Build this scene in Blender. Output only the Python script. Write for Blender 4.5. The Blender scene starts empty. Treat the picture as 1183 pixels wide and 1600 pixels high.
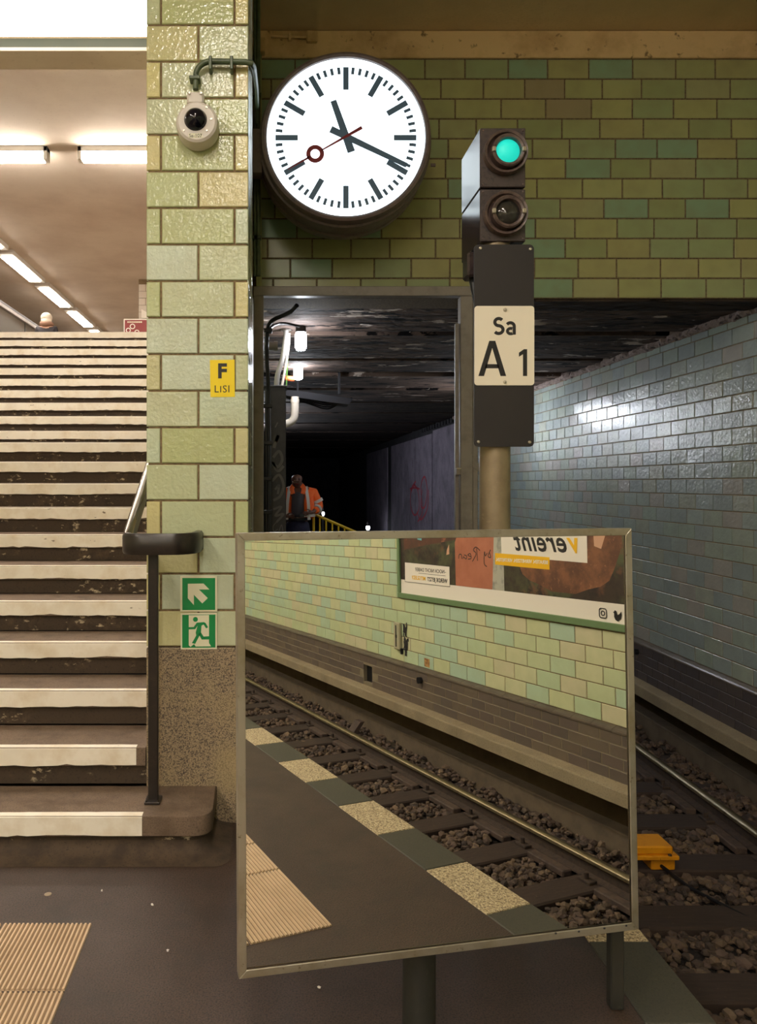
import bpy, bmesh, math, random
import numpy as np
from mathutils import Vector, Matrix

random.seed(7)
R = math.radians
PI = math.pi
SC = bpy.context.scene
COL = SC.collection

# ---------------------------------------------------------------- camera, world, exposure
EYE, F, CX, CY = 1.51, 1200.0, 425.0, 756.0          # focal length and principal point for a 1183x1600 frame
cd = bpy.data.cameras.new('camera')
cam = bpy.data.objects.new('camera', cd)
COL.objects.link(cam)
cam.location = (0, 0, EYE)
cam.rotation_euler = (R(90), 0, 0)
cd.sensor_fit = 'AUTO'
cd.sensor_width = 36.0
cd.lens = 36.0 * F / 1600
cd.shift_x = (591.5 - CX) / 1600
cd.shift_y = (CY - 800) / 1600
cd.clip_start = 0.02
cd.clip_end = 200
SC.camera = cam

world = bpy.data.worlds.new('world')
SC.world = world
world.use_nodes = True
world.node_tree.nodes['Background'].inputs[0].default_value = (0.5, 0.55, 0.7, 1)
world.node_tree.nodes['Background'].inputs[1].default_value = 0.004

SC.view_settings.view_transform = 'Standard'
SC.view_settings.look = 'None'
SC.view_settings.gamma = 1.0
SC.view_settings.exposure = 0.0
SC.view_settings.use_curve_mapping = False
SC.cycles.max_bounces = 8
SC.cycles.sample_clamp_indirect = 4.0
SC.cycles.use_denoising = True

# lamp strengths (each lamp's own light is in its builder)
PLATFORM_LAMP = 52.0
HALL_LAMP = 52.0
TROUGH_LAMP = 14.0
TUNNEL_LAMP = 120.0
CLOCK_FACE = 2.4
WARM = (1.0, 0.92, 0.82)
HALLC = (1.0, 0.91, 0.81)
COOL = (0.87, 0.92, 1.0)


def at(px, py, d):
    """World point seen at pixel (px, py) of the photograph at depth d."""
    return Vector(((px - CX) * d / F, d, EYE + (CY - py) * d / F))


# ---------------------------------------------------------------- materials
def node(nt, t, **kw):
    n = nt.nodes.new(t)
    for k, v in kw.items():
        setattr(n, k, v)
    return n


def c4(c):
    return (c[0], c[1], c[2], 1.0)


def srgb(r, g, b):
    f = lambda v: (v / 255 / 12.92) if v <= 10 else ((v / 255 + 0.055) / 1.055) ** 2.4
    return (f(r), f(g), f(b))


def base_mat(name, color, rough=0.6, metal=0.0):
    m = bpy.data.materials.new(name)
    m.use_nodes = True
    nt = m.node_tree
    p = nt.nodes['Principled BSDF']
    p.inputs['Base Color'].default_value = c4(color)
    p.inputs['Roughness'].default_value = rough
    p.inputs['Metallic'].default_value = metal
    return m, nt, p


def mat(name, color, rough=0.6, metal=0.0, noise=None, bump=None, rough_var=0.0, spec=None):
    """noise = list of (scale, second colour, ramp low, ramp high[, stretch xyz]); bump = (scale, strength, distance)."""
    m, nt, p = base_mat(name, color, rough, metal)
    if spec is not None:
        p.inputs['Specular IOR Level'].default_value = spec
    tc = node(nt, 'ShaderNodeTexCoord')
    last = None
    for i, nz in enumerate(noise or []):
        sc, c2, lo, hi = nz[:4]
        vec = tc.outputs['Object']
        if len(nz) > 4:
            mp = node(nt, 'ShaderNodeMapping')
            mp.inputs['Scale'].default_value = nz[4]
            nt.links.new(vec, mp.inputs['Vector'])
            vec = mp.outputs['Vector']
        n = node(nt, 'ShaderNodeTexNoise')
        n.inputs['Scale'].default_value = sc
        n.inputs['Detail'].default_value = 5
        n.inputs['Roughness'].default_value = 0.62
        nt.links.new(vec, n.inputs['Vector'])
        mr = node(nt, 'ShaderNodeMapRange')
        mr.inputs['From Min'].default_value = lo
        mr.inputs['From Max'].default_value = hi
        nt.links.new(n.outputs['Fac'], mr.inputs['Value'])
        mx = node(nt, 'ShaderNodeMix', data_type='RGBA')
        nt.links.new(mr.outputs['Result'], mx.inputs['Factor'])
        if last is None:
            mx.inputs['A'].default_value = c4(color)
        else:
            nt.links.new(last, mx.inputs['A'])
        mx.inputs['B'].default_value = c4(c2)
        last = mx.outputs['Result']
        if rough_var and i == 0:
            ma = node(nt, 'ShaderNodeMath', operation='MULTIPLY_ADD')
            nt.links.new(mr.outputs['Result'], ma.inputs[0])
            ma.inputs[1].default_value = rough_var
            ma.inputs[2].default_value = rough
            nt.links.new(ma.outputs[0], p.inputs['Roughness'])
    if last is not None:
        nt.links.new(last, p.inputs['Base Color'])
    if bump:
        n = node(nt, 'ShaderNodeTexNoise')
        n.inputs['Scale'].default_value = bump[0]
        n.inputs['Detail'].default_value = 3
        nt.links.new(tc.outputs['Object'], n.inputs['Vector'])
        b = node(nt, 'ShaderNodeBump')
        b.inputs['Strength'].default_value = bump[1]
        b.inputs['Distance'].default_value = bump[2]
        nt.links.new(n.outputs['Fac'], b.inputs['Height'])
        nt.links.new(b.outputs['Normal'], p.inputs['Normal'])
    return m


def emit(name, color, strength):
    m, nt, p = base_mat(name, color, 0.5)
    p.inputs['Emission Color'].default_value = c4(color)
    p.inputs['Emission Strength'].default_value = strength
    return m


def tile_mat(name, palette, rough=0.15, wave=(32, 0.35, 0.004), dirt=None):
    """Glazed tiles: each piece takes its own colour from the palette and its own waviness."""
    m, nt, p = base_mat(name, palette[0], rough)
    oi = node(nt, 'ShaderNodeObjectInfo')
    ge = node(nt, 'ShaderNodeNewGeometry')
    ad = node(nt, 'ShaderNodeMath', operation='ADD')
    nt.links.new(oi.outputs['Random'], ad.inputs[0])
    nt.links.new(ge.outputs['Random Per Island'], ad.inputs[1])
    fr = node(nt, 'ShaderNodeMath', operation='FRACT')
    nt.links.new(ad.outputs[0], fr.inputs[0])
    cr = node(nt, 'ShaderNodeValToRGB')
    cr.color_ramp.interpolation = 'CONSTANT'
    els = cr.color_ramp.elements
    while len(els) < len(palette):
        els.new(0.5)
    for i, c in enumerate(palette):
        els[i].position = i / len(palette)
    for i, c in enumerate(palette):
        els[i].color = c4(c)
    nt.links.new(fr.outputs[0], cr.inputs['Fac'])
    tc = node(nt, 'ShaderNodeTexCoord')
    mu = node(nt, 'ShaderNodeMath', operation='MULTIPLY')
    nt.links.new(fr.outputs[0], mu.inputs[0])
    mu.inputs[1].default_value = 61.7
    va = node(nt, 'ShaderNodeVectorMath', operation='ADD')
    nt.links.new(tc.outputs['Object'], va.inputs[0])
    nt.links.new(mu.outputs[0], va.inputs[1])
    n = node(nt, 'ShaderNodeTexNoise')
    n.inputs['Scale'].default_value = wave[0]
    n.inputs['Detail'].default_value = 2
    nt.links.new(va.outputs[0], n.inputs['Vector'])
    b = node(nt, 'ShaderNodeBump')
    b.inputs['Strength'].default_value = wave[1]
    b.inputs['Distance'].default_value = wave[2]
    nt.links.new(n.outputs['Fac'], b.inputs['Height'])
    nt.links.new(b.outputs['Normal'], p.inputs['Normal'])
    n2 = node(nt, 'ShaderNodeTexNoise')
    n2.inputs['Scale'].default_value = 7
    n2.inputs['Detail'].default_value = 6
    nt.links.new(va.outputs[0], n2.inputs['Vector'])
    mr = node(nt, 'ShaderNodeMapRange')
    mr.inputs['From Min'].default_value = 0.4
    mr.inputs['From Max'].default_value = 0.75
    mr.inputs['To Max'].default_value = 0.35
    nt.links.new(n2.outputs['Fac'], mr.inputs['Value'])
    mx = node(nt, 'ShaderNodeMix', data_type='RGBA')
    nt.links.new(mr.outputs['Result'], mx.inputs['Factor'])
    nt.links.new(cr.outputs['Color'], mx.inputs['A'])
    mx.inputs['B'].default_value = c4(dirt or tuple(v * 0.72 for v in palette[0]))
    nt.links.new(mx.outputs['Result'], p.inputs['Base Color'])
    return m


M = {}
M['pillar_tile'] = tile_mat('pillar_tile_glaze', [srgb(204, 200, 152), srgb(192, 200, 162), srgb(200, 210, 186), srgb(210, 202, 146), srgb(188, 196, 148), srgb(200, 206, 172), srgb(184, 192, 140), srgb(210, 200, 146), srgb(196, 208, 180)], 0.10, (60, 0.75, 0.004))
M['wall_tile'] = tile_mat('wall_tile_glaze', [srgb(196, 204, 160), srgb(182, 202, 170), srgb(204, 204, 162), srgb(188, 204, 164), srgb(178, 200, 174), srgb(200, 204, 158), srgb(204, 198, 162), srgb(190, 206, 168)], 0.14, (22, 0.25, 0.004))
M['header_tile'] = tile_mat('header_tile_glaze', [srgb(160, 162, 108), srgb(152, 160, 112), srgb(164, 160, 108), srgb(148, 160, 116), srgb(158, 160, 112), srgb(164, 166, 112), srgb(152, 140, 106), srgb(150, 162, 114), srgb(166, 166, 110), srgb(134, 160, 128), srgb(156, 162, 110), srgb(160, 160, 114), srgb(148, 156, 106)], 0.3, (30, 0.3, 0.004), dirt=srgb(126, 120, 84))  # pale wall tiles again; olive palette holds their dirt and the dim warm light
M['tunnel_tile'] = tile_mat('tunnel_tile_glaze', [srgb(158, 168, 160), srgb(152, 162, 158), srgb(160, 168, 154), srgb(154, 164, 160), srgb(148, 158, 156), srgb(162, 166, 152), srgb(164, 160, 152), srgb(156, 168, 156)], 0.24, (30, 0.8, 0.005), dirt=srgb(124, 130, 124))  # same stock as wall_tile; cold light put into a greyer, bluer palette
M['dado_tile'] = tile_mat('dado_tile_glaze', [srgb(106, 94, 82), srgb(98, 88, 80), srgb(110, 98, 84), srgb(102, 90, 82)], 0.35, (25, 0.25, 0.003))
M['dado_tile_dark'] = tile_mat('tunnel_dado_glaze', [srgb(78, 68, 66), srgb(72, 64, 64), srgb(82, 72, 68)], 0.55, (25, 0.25, 0.003))
M['dado_grout_dark'] = mat('tunnel_dado_grout', srgb(66, 58, 54), 0.9)
M['dado_grout'] = mat('dado_grout', srgb(126, 114, 92), 0.9)
M['grout'] = mat('grout', srgb(136, 114, 84), 0.9, noise=[(60, srgb(108, 90, 66), 0.4, 0.6)])
M['grout_dark'] = mat('grout_dark', srgb(120, 102, 76), 0.9, noise=[(60, srgb(92, 78, 58), 0.4, 0.6)])
M['granite'] = mat('granite', srgb(150, 132, 106), 0.55, noise=[(150, srgb(78, 68, 60), 0.5, 0.56), (260, srgb(200, 180, 146), 0.56, 0.62), (190, srgb(50, 42, 42), 0.56, 0.62), (3, srgb(176, 156, 114), 0.5, 0.85)], bump=(120, 0.2, 0.002))
M['asphalt'] = mat('asphalt', srgb(64, 49, 40), 0.66, noise=[(2.2, srgb(73, 56, 46), 0.4, 0.7), (170, srgb(30, 25, 21), 0.46, 0.66), (5, srgb(48, 39, 33), 0.52, 0.75), (240, srgb(112, 96, 82), 0.62, 0.72)], bump=(160, 0.4, 0.003), rough_var=-0.08)
M['step_stone'] = mat('step_concrete', srgb(116, 98, 82), 0.85, noise=[(9, srgb(92, 76, 62), 0.45, 0.7), (160, srgb(80, 66, 54), 0.5, 0.7)], bump=(120, 0.3, 0.002))
M['riser'] = mat('riser_concrete', srgb(80, 65, 50), 0.9, noise=[(12, srgb(54, 44, 34), 0.4, 0.6), (34, srgb(186, 170, 142), 0.575, 0.635, (0.55, 1, 1.0)), (5, srgb(66, 54, 42), 0.42, 0.5), (90, srgb(46, 38, 30), 0.55, 0.7)], bump=(60, 0.4, 0.003))
M['riser_plain'] = mat('cove_concrete', srgb(78, 64, 50), 0.85, noise=[(12, srgb(58, 47, 37), 0.4, 0.65), (120, srgb(50, 41, 33), 0.55, 0.7)])
M['nosing'] = mat('nosing_paint', srgb(246, 238, 222), 0.55, noise=[(7, srgb(228, 214, 190), 0.45, 0.7), (38, srgb(132, 116, 96), 0.68, 0.73, (0.5, 1, 1)), (2.5, srgb(236, 228, 212), 0.5, 0.7)], bump=(50, 0.2, 0.002))
M['plaster'] = mat('ceiling_plaster', srgb(205, 192, 176), 0.9, noise=[(0.8, srgb(188, 172, 156), 0.4, 0.7), (30, srgb(176, 160, 144), 0.6, 0.8)])
M['ceiling_brown'] = mat('ceiling_paint', srgb(226, 200, 160), 0.9, noise=[(1.2, srgb(204, 178, 140), 0.35, 0.7), (60, srgb(210, 184, 146), 0.5, 0.7)])
M['band'] = mat('plaster_band', srgb(222, 190, 138), 0.9, noise=[(3, srgb(186, 152, 104), 0.45, 0.7), (14, srgb(130, 104, 70), 0.62, 0.7)])
M['lintel'] = mat('lintel_paint', srgb(70, 78, 70), 0.6)
M['black_rail'] = mat('black_paint', srgb(34, 29, 27), 0.32, noise=[(30, srgb(52, 42, 36), 0.5, 0.75)], bump=(60, 0.15, 0.001))
M['steel'] = mat('brushed_steel', srgb(128, 122, 114), 0.25, 1.0)
M['alu'] = mat('aluminium_frame', srgb(178, 172, 158), 0.42, 0.75, noise=[(6, srgb(150, 140, 116), 0.45, 0.7), (60, srgb(120, 110, 88), 0.62, 0.72)])
M['mirror'] = base_mat('mirror_glass', (0.84, 0.84, 0.79), 0.0, 1.0)[0]
M['post'] = mat('post_paint', srgb(50, 50, 46), 0.5, noise=[(8, srgb(40, 40, 37), 0.45, 0.7), (60, srgb(66, 64, 56), 0.6, 0.75)])
M['frame_grey'] = mat('gate_paint', srgb(142, 134, 126), 0.45, noise=[(10, srgb(124, 116, 110), 0.45, 0.7), (50, srgb(164, 154, 140), 0.66, 0.75)])
M['pole'] = mat('zinc_pole', srgb(150, 134, 108), 0.45, 0.35, noise=[(6, srgb(122, 106, 84), 0.4, 0.7), (30, srgb(164, 146, 118), 0.6, 0.8)])
M['signal'] = mat('signal_housing', srgb(62, 52, 52), 0.14, noise=[(40, srgb(44, 37, 38), 0.5, 0.65), (160, srgb(84, 70, 66), 0.62, 0.75)], bump=(10, 0.08, 0.003))
M['signal_front'] = mat('signal_front', srgb(60, 50, 48), 0.5, noise=[(60, srgb(38, 32, 32), 0.5, 0.65), (160, srgb(96, 80, 72), 0.64, 0.75)])
M['signal_ring'] = mat('lens_ring', srgb(92, 76, 70), 0.42, noise=[(50, srgb(64, 52, 48), 0.45, 0.65)])
M['plate'] = mat('black_backplate', srgb(33, 29, 30), 0.55)
M['cream'] = mat('sign_face', srgb(242, 232, 210), 0.4)
M['ink'] = mat('black_print', srgb(26, 24, 24), 0.5)
M['screw'] = mat('screw_metal', srgb(190, 182, 166), 0.35, 0.8)
M['green_lens'] = emit('green_lens', (0.01, 0.56, 0.47), 0.85)
M['dark_lens'] = mat('dark_lens', srgb(46, 44, 40), 0.06, noise=[(14, srgb(92, 86, 66), 0.55, 0.72)], bump=(16, 0.3, 0.01))
M['clock_body'] = mat('clock_housing', srgb(112, 96, 92), 0.38, noise=[(30, srgb(96, 82, 80), 0.5, 0.65)])
M['clock_face'] = emit('clock_face', (0.80, 0.92, 1.0), CLOCK_FACE)
M['clock_ink'] = emit('clock_marks', (0.025, 0.04, 0.05), 1.0)  # faint emission puts the dial's glow over the marks and hands
M['clock_red'] = mat('clock_red', srgb(150, 40, 48), 0.5)
M['white_plastic'] = mat('white_plastic', srgb(216, 208, 198), 0.4)
M['dome'] = mat('dark_dome', srgb(14, 14, 26), 0.04)
M['conduit'] = mat('green_conduit', srgb(78, 92, 66), 0.4, noise=[(20, srgb(62, 74, 54), 0.45, 0.65)])
M['yellow'] = mat('yellow_sticker', srgb(252, 222, 0), 0.45)
M['sign_white'] = mat('sign_white', srgb(232, 228, 198), 0.4)
M['sign_green'] = mat('sign_green', srgb(0, 134, 70), 0.4)
M['slab_light'] = mat('granite_slab', srgb(190, 172, 136), 0.7, noise=[(90, srgb(132, 114, 88), 0.48, 0.58), (170, srgb(70, 60, 50), 0.56, 0.62), (140, srgb(232, 218, 184), 0.57, 0.63)])
M['slab_dark'] = mat('dark_slab', srgb(66, 64, 54), 0.62, noise=[(200, srgb(52, 52, 45), 0.5, 0.65), (180, srgb(96, 94, 78), 0.64, 0.72)])
M['groove'] = mat('groove_dark', srgb(120, 98, 74), 0.9)  # groove floors in a darker tone than the ribs
M['tactile'] = mat('tactile_tile', srgb(208, 182, 150), 0.75, noise=[(5, srgb(192, 166, 134), 0.45, 0.7), (24, srgb(132, 110, 84), 0.68, 0.74)])
M['rail_steel'] = mat('rail_steel', srgb(176, 164, 132), 0.3, 0.85, noise=[(40, srgb(104, 94, 74), 0.5, 0.7, (8, .4, 1))])
M['rail_rust'] = mat('rail_rust', srgb(66, 52, 42), 0.8, noise=[(30, srgb(48, 38, 32), 0.45, 0.65)])
M['sleeper'] = mat('sleeper_wood', srgb(60, 46, 38), 0.85, noise=[(20, srgb(50, 39, 33), 0.4, 0.65, (0.3, 3, 3)), (50, srgb(86, 68, 55), 0.62, 0.75)], bump=(40, 0.4, 0.004))
M['pad'] = mat('pad_wood', srgb(82, 66, 56), 0.8, noise=[(20, srgb(62, 50, 44), 0.4, 0.65)])
M['rust_tile'] = mat('rusty_tile', srgb(176, 136, 78), 0.6, noise=[(40, srgb(120, 76, 44), 0.45, 0.6)])
M['bracket_paint'] = mat('bracket_paint', srgb(172, 166, 136), 0.5)
M['stone'] = tile_mat('ballast_stone', [srgb(92, 74, 60), srgb(74, 60, 51), srgb(102, 84, 66), srgb(84, 68, 58), srgb(64, 53, 46), srgb(94, 77, 67), srgb(86, 71, 57), srgb(112, 93, 73)], 0.85, (60, 0.3, 0.004))
M['soil'] = mat('ballast_soil', srgb(48, 40, 34), 0.95, noise=[(40, srgb(30, 25, 22), 0.4, 0.6)], bump=(50, 0.8, 0.02))
M['concrete_ledge'] = mat('ledge_concrete', srgb(150, 136, 108), 0.8, noise=[(3, srgb(128, 114, 90), 0.4, 0.7), (80, srgb(120, 106, 84), 0.5, 0.7)])
M['concrete_low'] = mat('low_concrete', srgb(104, 90, 72), 0.9, noise=[(6, srgb(84, 72, 58), 0.4, 0.7)])
M['cap'] = mat('dado_cap', srgb(98, 88, 76), 0.3, noise=[(8, srgb(80, 70, 62), 0.4, 0.7)])
M['concrete_tunnel'] = mat('tunnel_concrete', srgb(136, 126, 140), 0.85, noise=[(2.0, srgb(104, 96, 108), 0.4, 0.7), (9, srgb(62, 56, 64), 0.58, 0.72, (1, 1.2, .35)), (30, srgb(156, 148, 156), 0.6, 0.75)])
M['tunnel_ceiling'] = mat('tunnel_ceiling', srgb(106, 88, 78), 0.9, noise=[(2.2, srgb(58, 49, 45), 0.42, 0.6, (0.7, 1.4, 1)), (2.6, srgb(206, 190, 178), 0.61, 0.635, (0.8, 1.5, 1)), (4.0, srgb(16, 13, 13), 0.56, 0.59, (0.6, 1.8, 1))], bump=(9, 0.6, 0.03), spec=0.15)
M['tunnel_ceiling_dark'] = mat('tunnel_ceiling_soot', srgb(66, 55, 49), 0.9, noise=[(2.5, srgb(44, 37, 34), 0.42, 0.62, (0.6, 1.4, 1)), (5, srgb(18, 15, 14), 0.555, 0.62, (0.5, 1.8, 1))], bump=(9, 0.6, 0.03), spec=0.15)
M['crumble'] = mat('crumbling_mortar', srgb(156, 138, 130), 0.95, noise=[(14, srgb(70, 58, 56), 0.54, 0.64), (40, srgb(140, 120, 112), 0.6, 0.72)], bump=(30, 0.9, 0.03))
M['tunnel_dark'] = mat('sooty_wall', srgb(48, 46, 50), 0.9, noise=[(3, srgb(30, 29, 32), 0.4, 0.7)])
M['cabinet'] = mat('cabinet_paint', srgb(58, 56, 58), 0.5, noise=[(10, srgb(44, 42, 46), 0.45, 0.7)])
M['graffiti'] = mat('grey_spray', srgb(104, 102, 100), 0.7)
M['graffiti_red'] = mat('red_spray', srgb(170, 50, 66), 0.7)
M['cable'] = mat('black_cable', srgb(18, 18, 22), 0.45)
M['pipe'] = mat('grey_pipe', srgb(150, 144, 138), 0.35, 0.6)
M['white_pipe'] = mat('white_pipe', srgb(214, 200, 184), 0.45)
M['green_cable'] = mat('green_cable', srgb(110, 160, 70), 0.5)
M['orange_pipe'] = mat('orange_pipe', srgb(210, 80, 40), 0.5)
M['yellow_box'] = mat('yellow_magnet', srgb(224, 150, 10), 0.55, noise=[(9, srgb(196, 124, 6), 0.45, 0.7), (55, srgb(60, 40, 20), 0.68, 0.73)])
M['yellow_rail'] = mat('yellow_railing', srgb(224, 186, 20), 0.45)
M['skin_dark'] = mat('skin_brown', srgb(112, 76, 62), 0.5)
M['skin_light'] = mat('skin_light', srgb(206, 160, 136), 0.5)
M['hivis'] = mat('orange_fabric', srgb(255, 112, 40), 0.7, noise=[(9, srgb(250, 84, 24), 0.45, 0.7)], bump=(14, 0.5, 0.02))
M['reflective'] = mat('reflective_tape', srgb(206, 196, 186), 0.35)
M['shirt'] = mat('grey_shirt', srgb(70, 66, 70), 0.9)
M['navy'] = mat('navy_trousers', srgb(36, 36, 62), 0.85, noise=[(12, srgb(26, 26, 46), 0.45, 0.7)])
M['coat'] = mat('dark_coat', srgb(50, 46, 50), 0.85)
M['brown_scarf'] = mat('brown_scarf', srgb(146, 112, 92), 0.9)
M['white_hair'] = mat('white_hair', srgb(226, 212, 192), 0.8, bump=(60, 0.8, 0.01))
M['glass'] = base_mat('balustrade_glass', (0.55, 0.55, 0.52), 0.05)[0]
M['glass'].node_tree.nodes['Principled BSDF'].inputs['Transmission Weight'].default_value = 0.75
M['dark_metal'] = mat('dark_metal', srgb(52, 48, 46), 0.4, 0.5)
M['hall_floor'] = mat('hall_floor', srgb(160, 142, 122), 0.6)
M['hall_tile'] = mat('hall_wall', srgb(206, 194, 176), 0.4)
M['red_board'] = mat('red_poster', srgb(134, 36, 34), 0.5)
M['poster_dark'] = mat('poster_photo', srgb(54, 42, 34), 0.5, noise=[(2.4, srgb(78, 84, 54), 0.45, 0.62), (3.3, srgb(112, 70, 50), 0.55, 0.68), (7, srgb(36, 28, 26), 0.5, 0.65)])
M['poster_fur'] = mat('poster_hair', srgb(132, 86, 56), 0.6, noise=[(5, srgb(92, 58, 40), 0.4, 0.6), (24, srgb(160, 110, 76), 0.6, 0.72)])
M['poster_arm'] = mat('poster_arm', srgb(92, 54, 40), 0.5, noise=[(4, srgb(60, 38, 32), 0.4, 0.65), (7, srgb(150, 90, 66), 0.6, 0.7)])
M['poster_card'] = mat('poster_cardboard', srgb(178, 110, 82), 0.6, noise=[(3, srgb(160, 94, 68), 0.45, 0.7)])
M['poster_white'] = mat('poster_white', srgb(238, 230, 216), 0.5)
M['poster_grey'] = mat('poster_grey', srgb(178, 176, 160), 0.5, noise=[(8, srgb(140, 140, 128), 0.5, 0.65)])
M['poster_teal'] = mat('poster_teal', srgb(110, 176, 184), 0.5)
M['poster_skin'] = mat('poster_skin', srgb(206, 160, 130), 0.5)
M['poster_yellow'] = mat('poster_yellow', srgb(238, 184, 12), 0.5)
M['poster_frame'] = mat('green_frame', srgb(104, 130, 90), 0.4)
M['smear'] = mat('black_smear', srgb(40, 36, 32), 0.8)
M['paper'] = mat('paper_scrap', srgb(226, 220, 210), 0.8)
M['room'] = mat('room_wall', srgb(190, 186, 150), 0.5)
M['housing'] = mat('lamp_housing', srgb(206, 200, 190), 0.5)
M['orange_glow'] = M['orange_pipe']


# ---------------------------------------------------------------- mesh helpers
class MB:
    def __init__(self):
        self.bm = bmesh.new()

    def face(self, pts):
        return self.bm.faces.new([self.bm.verts.new(p) for p in pts])

    def box(self, x0, x1, y0, y1, z0, z1, bevel=0.0, seg=1, mtx=None):
        x0, x1 = min(x0, x1), max(x0, x1)
        y0, y1 = min(y0, y1), max(y0, y1)
        z0, z1 = min(z0, z1), max(z0, z1)
        v = [self.bm.verts.new(p) for p in ((x0, y0, z0), (x1, y0, z0), (x1, y1, z0), (x0, y1, z0), (x0, y0, z1), (x1, y0, z1), (x1, y1, z1), (x0, y1, z1))]
        fs = [self.bm.faces.new([v[i] for i in q]) for q in ((3, 2, 1, 0), (4, 5, 6, 7), (0, 1, 5, 4), (1, 2, 6, 5), (2, 3, 7, 6), (3, 0, 4, 7))]
        if mtx is not None:
            bmesh.ops.transform(self.bm, matrix=mtx, verts=v)
        if bevel:
            es = list({e for f in fs for e in f.edges})
            bmesh.ops.bevel(self.bm, geom=es, offset=bevel, segments=seg, affect='EDGES', profile=0.6)
        return self

    def prism(self, pts, vec):
        """A planar polygon thickened along vec."""
        vec = Vector(vec)
        a = [self.bm.verts.new(Vector(p)) for p in pts]
        b = [self.bm.verts.new(Vector(p) + vec) for p in pts]
        n = len(pts)
        self.bm.faces.new(a)
        self.bm.faces.new(b[::-1])
        for i in range(n):
            self.bm.faces.new((a[i], b[i], b[(i + 1) % n], a[(i + 1) % n]))
        return self

    def sweep(self, pts, section, closed=False, up=(0, 0, 1), caps=True):
        """section: list of (side, up) offsets."""
        pts = [Vector(p) for p in pts]
        up = Vector(up)
        rings = []
        for i, p in enumerate(pts):
            a = pts[i - 1] if i or closed else pts[i]
            b = pts[(i + 1) % len(pts)] if i < len(pts) - 1 or closed else pts[i]
            t = (b - a).normalized()
            s = t.cross(up)
            if s.length < 1e-4:
                s = t.cross(Vector((1, 0, 0.01)))
            s.normalize()
            u = s.cross(t).normalized()
            rings.append([self.bm.verts.new(p + s * q[0] + u * q[1]) for q in section])
        n = len(section)
        m = len(rings)
        for i in range(m if closed else m - 1):
            r0, r1 = rings[i], rings[(i + 1) % m]
            for k in range(n):
                self.bm.faces.new((r0[k], r0[(k + 1) % n], r1[(k + 1) % n], r1[k]))
        if caps and not closed:
            self.bm.faces.new(rings[0][::-1])
            self.bm.faces.new(rings[-1])
        return self

    def tube(self, pts, r, seg=10, closed=False):
        return self.sweep(pts, [(r * math.cos(2 * PI * k / seg), r * math.sin(2 * PI * k / seg)) for k in range(seg)], closed, up=(0.03, 0.05, 1))

    def lathe(self, prof, o, axis='y', seg=40):
        """prof: (radius, height along the axis); axis y runs away from the camera."""
        o = Vector(o)
        rings = []
        for r, h in prof:
            ring = []
            for k in range(1 if r < 1e-6 else seg):
                a = 2 * PI * k / seg
                c, s = r * math.cos(a), r * math.sin(a)
                q = {'y': (c, h, s), 'z': (c, s, h), 'x': (h, c, s)}[axis]
                ring.append(self.bm.verts.new(o + Vector(q)))
            rings.append(ring)
        for a, b in zip(rings, rings[1:]):
            for k in range(seg):
                k2 = (k + 1) % seg
                va = [a[k % len(a)], a[k2 % len(a)]]
                vb = [b[k2 % len(b)], b[k % len(b)]]
                q = []
                for v in va + vb:
                    if v not in q:
                        q.append(v)
                if len(q) > 2:
                    try:
                        self.bm.faces.new(q)
                    except ValueError:
                        pass
        return self

    def ball(self, c, r, u=16, v=10):
        r = r if hasattr(r, '__len__') else (r, r, r)
        bmesh.ops.create_uvsphere(self.bm, u_segments=u, v_segments=v, radius=1.0, matrix=Matrix.Translation(c) @ Matrix.Diagonal((r[0], r[1], r[2], 1)))
        return self

    def stroke(self, pts, w, nrm, th=0.002):
        """A flat painted stroke of width w on a surface with outward normal nrm."""
        pts = smooth_path([Vector(p) for p in pts])
        nrm = Vector(nrm)
        self.sweep(pts, [(-w / 2, 0), (w / 2, 0), (w / 2, th), (-w / 2, th)], up=nrm)
        return self

    def build(self, name, m, parent=None, smooth=False, angle=35, origin=None):
        bmesh.ops.recalc_face_normals(self.bm, faces=self.bm.faces[:])
        me = bpy.data.meshes.new(name)
        o = Vector(origin) if origin is not None else (wloc(parent) if parent is not None else Vector((0, 0, 0)))
        bmesh.ops.translate(self.bm, vec=-o, verts=self.bm.verts[:])
        self.bm.to_mesh(me)
        self.bm.free()
        return link(name, me, m, parent, o, smooth, angle)


def wloc(p):
    v = Vector(p.location)
    while p.parent is not None:
        p = p.parent
        v += Vector(p.location)
    return v


def link(name, me, m, parent=None, o=None, smooth=False, angle=35):
    if m is not None and not me.materials:
        me.materials.append(m)
    if smooth:
        me.polygons.foreach_set('use_smooth', [True] * len(me.polygons))
        me.set_sharp_from_angle(angle=R(angle))
    ob = bpy.data.objects.new(name, me)
    COL.objects.link(ob)
    if parent is not None:
        ob.parent = parent
        if o is not None:
            ob.location = Vector(o) - wloc(parent)
    elif o is not None:
        ob.location = o
    return ob


def smooth_path(pts, n=5):
    pts = [Vector(p) for p in pts]
    if len(pts) < 3:
        return pts
    out = []
    for i in range(len(pts) - 1):
        p0, p1, p2, p3 = pts[max(i - 1, 0)], pts[i], pts[i + 1], pts[min(i + 2, len(pts) - 1)]
        for k in range(n):
            t = k / n
            out.append(0.5 * ((2 * p1) + (p2 - p0) * t + (2 * p0 - 5 * p1 + 4 * p2 - p3) * t * t + (3 * p1 - p0 - 3 * p2 + p3) * t ** 3))
    out.append(pts[-1])
    return out


def thing(name, label, cat, loc=(0, 0, 0), group=None, kind=None):
    o = bpy.data.objects.new(name, None)
    o.empty_display_size = 0.1
    COL.objects.link(o)
    o.location = loc
    return tag(o, label, cat, group, kind)


def tag(o, label=None, cat=None, group=None, kind=None):
    for k, v in (('label', label), ('category', cat), ('group', group), ('kind', kind)):
        if v:
            o[k] = v
    return o


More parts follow.
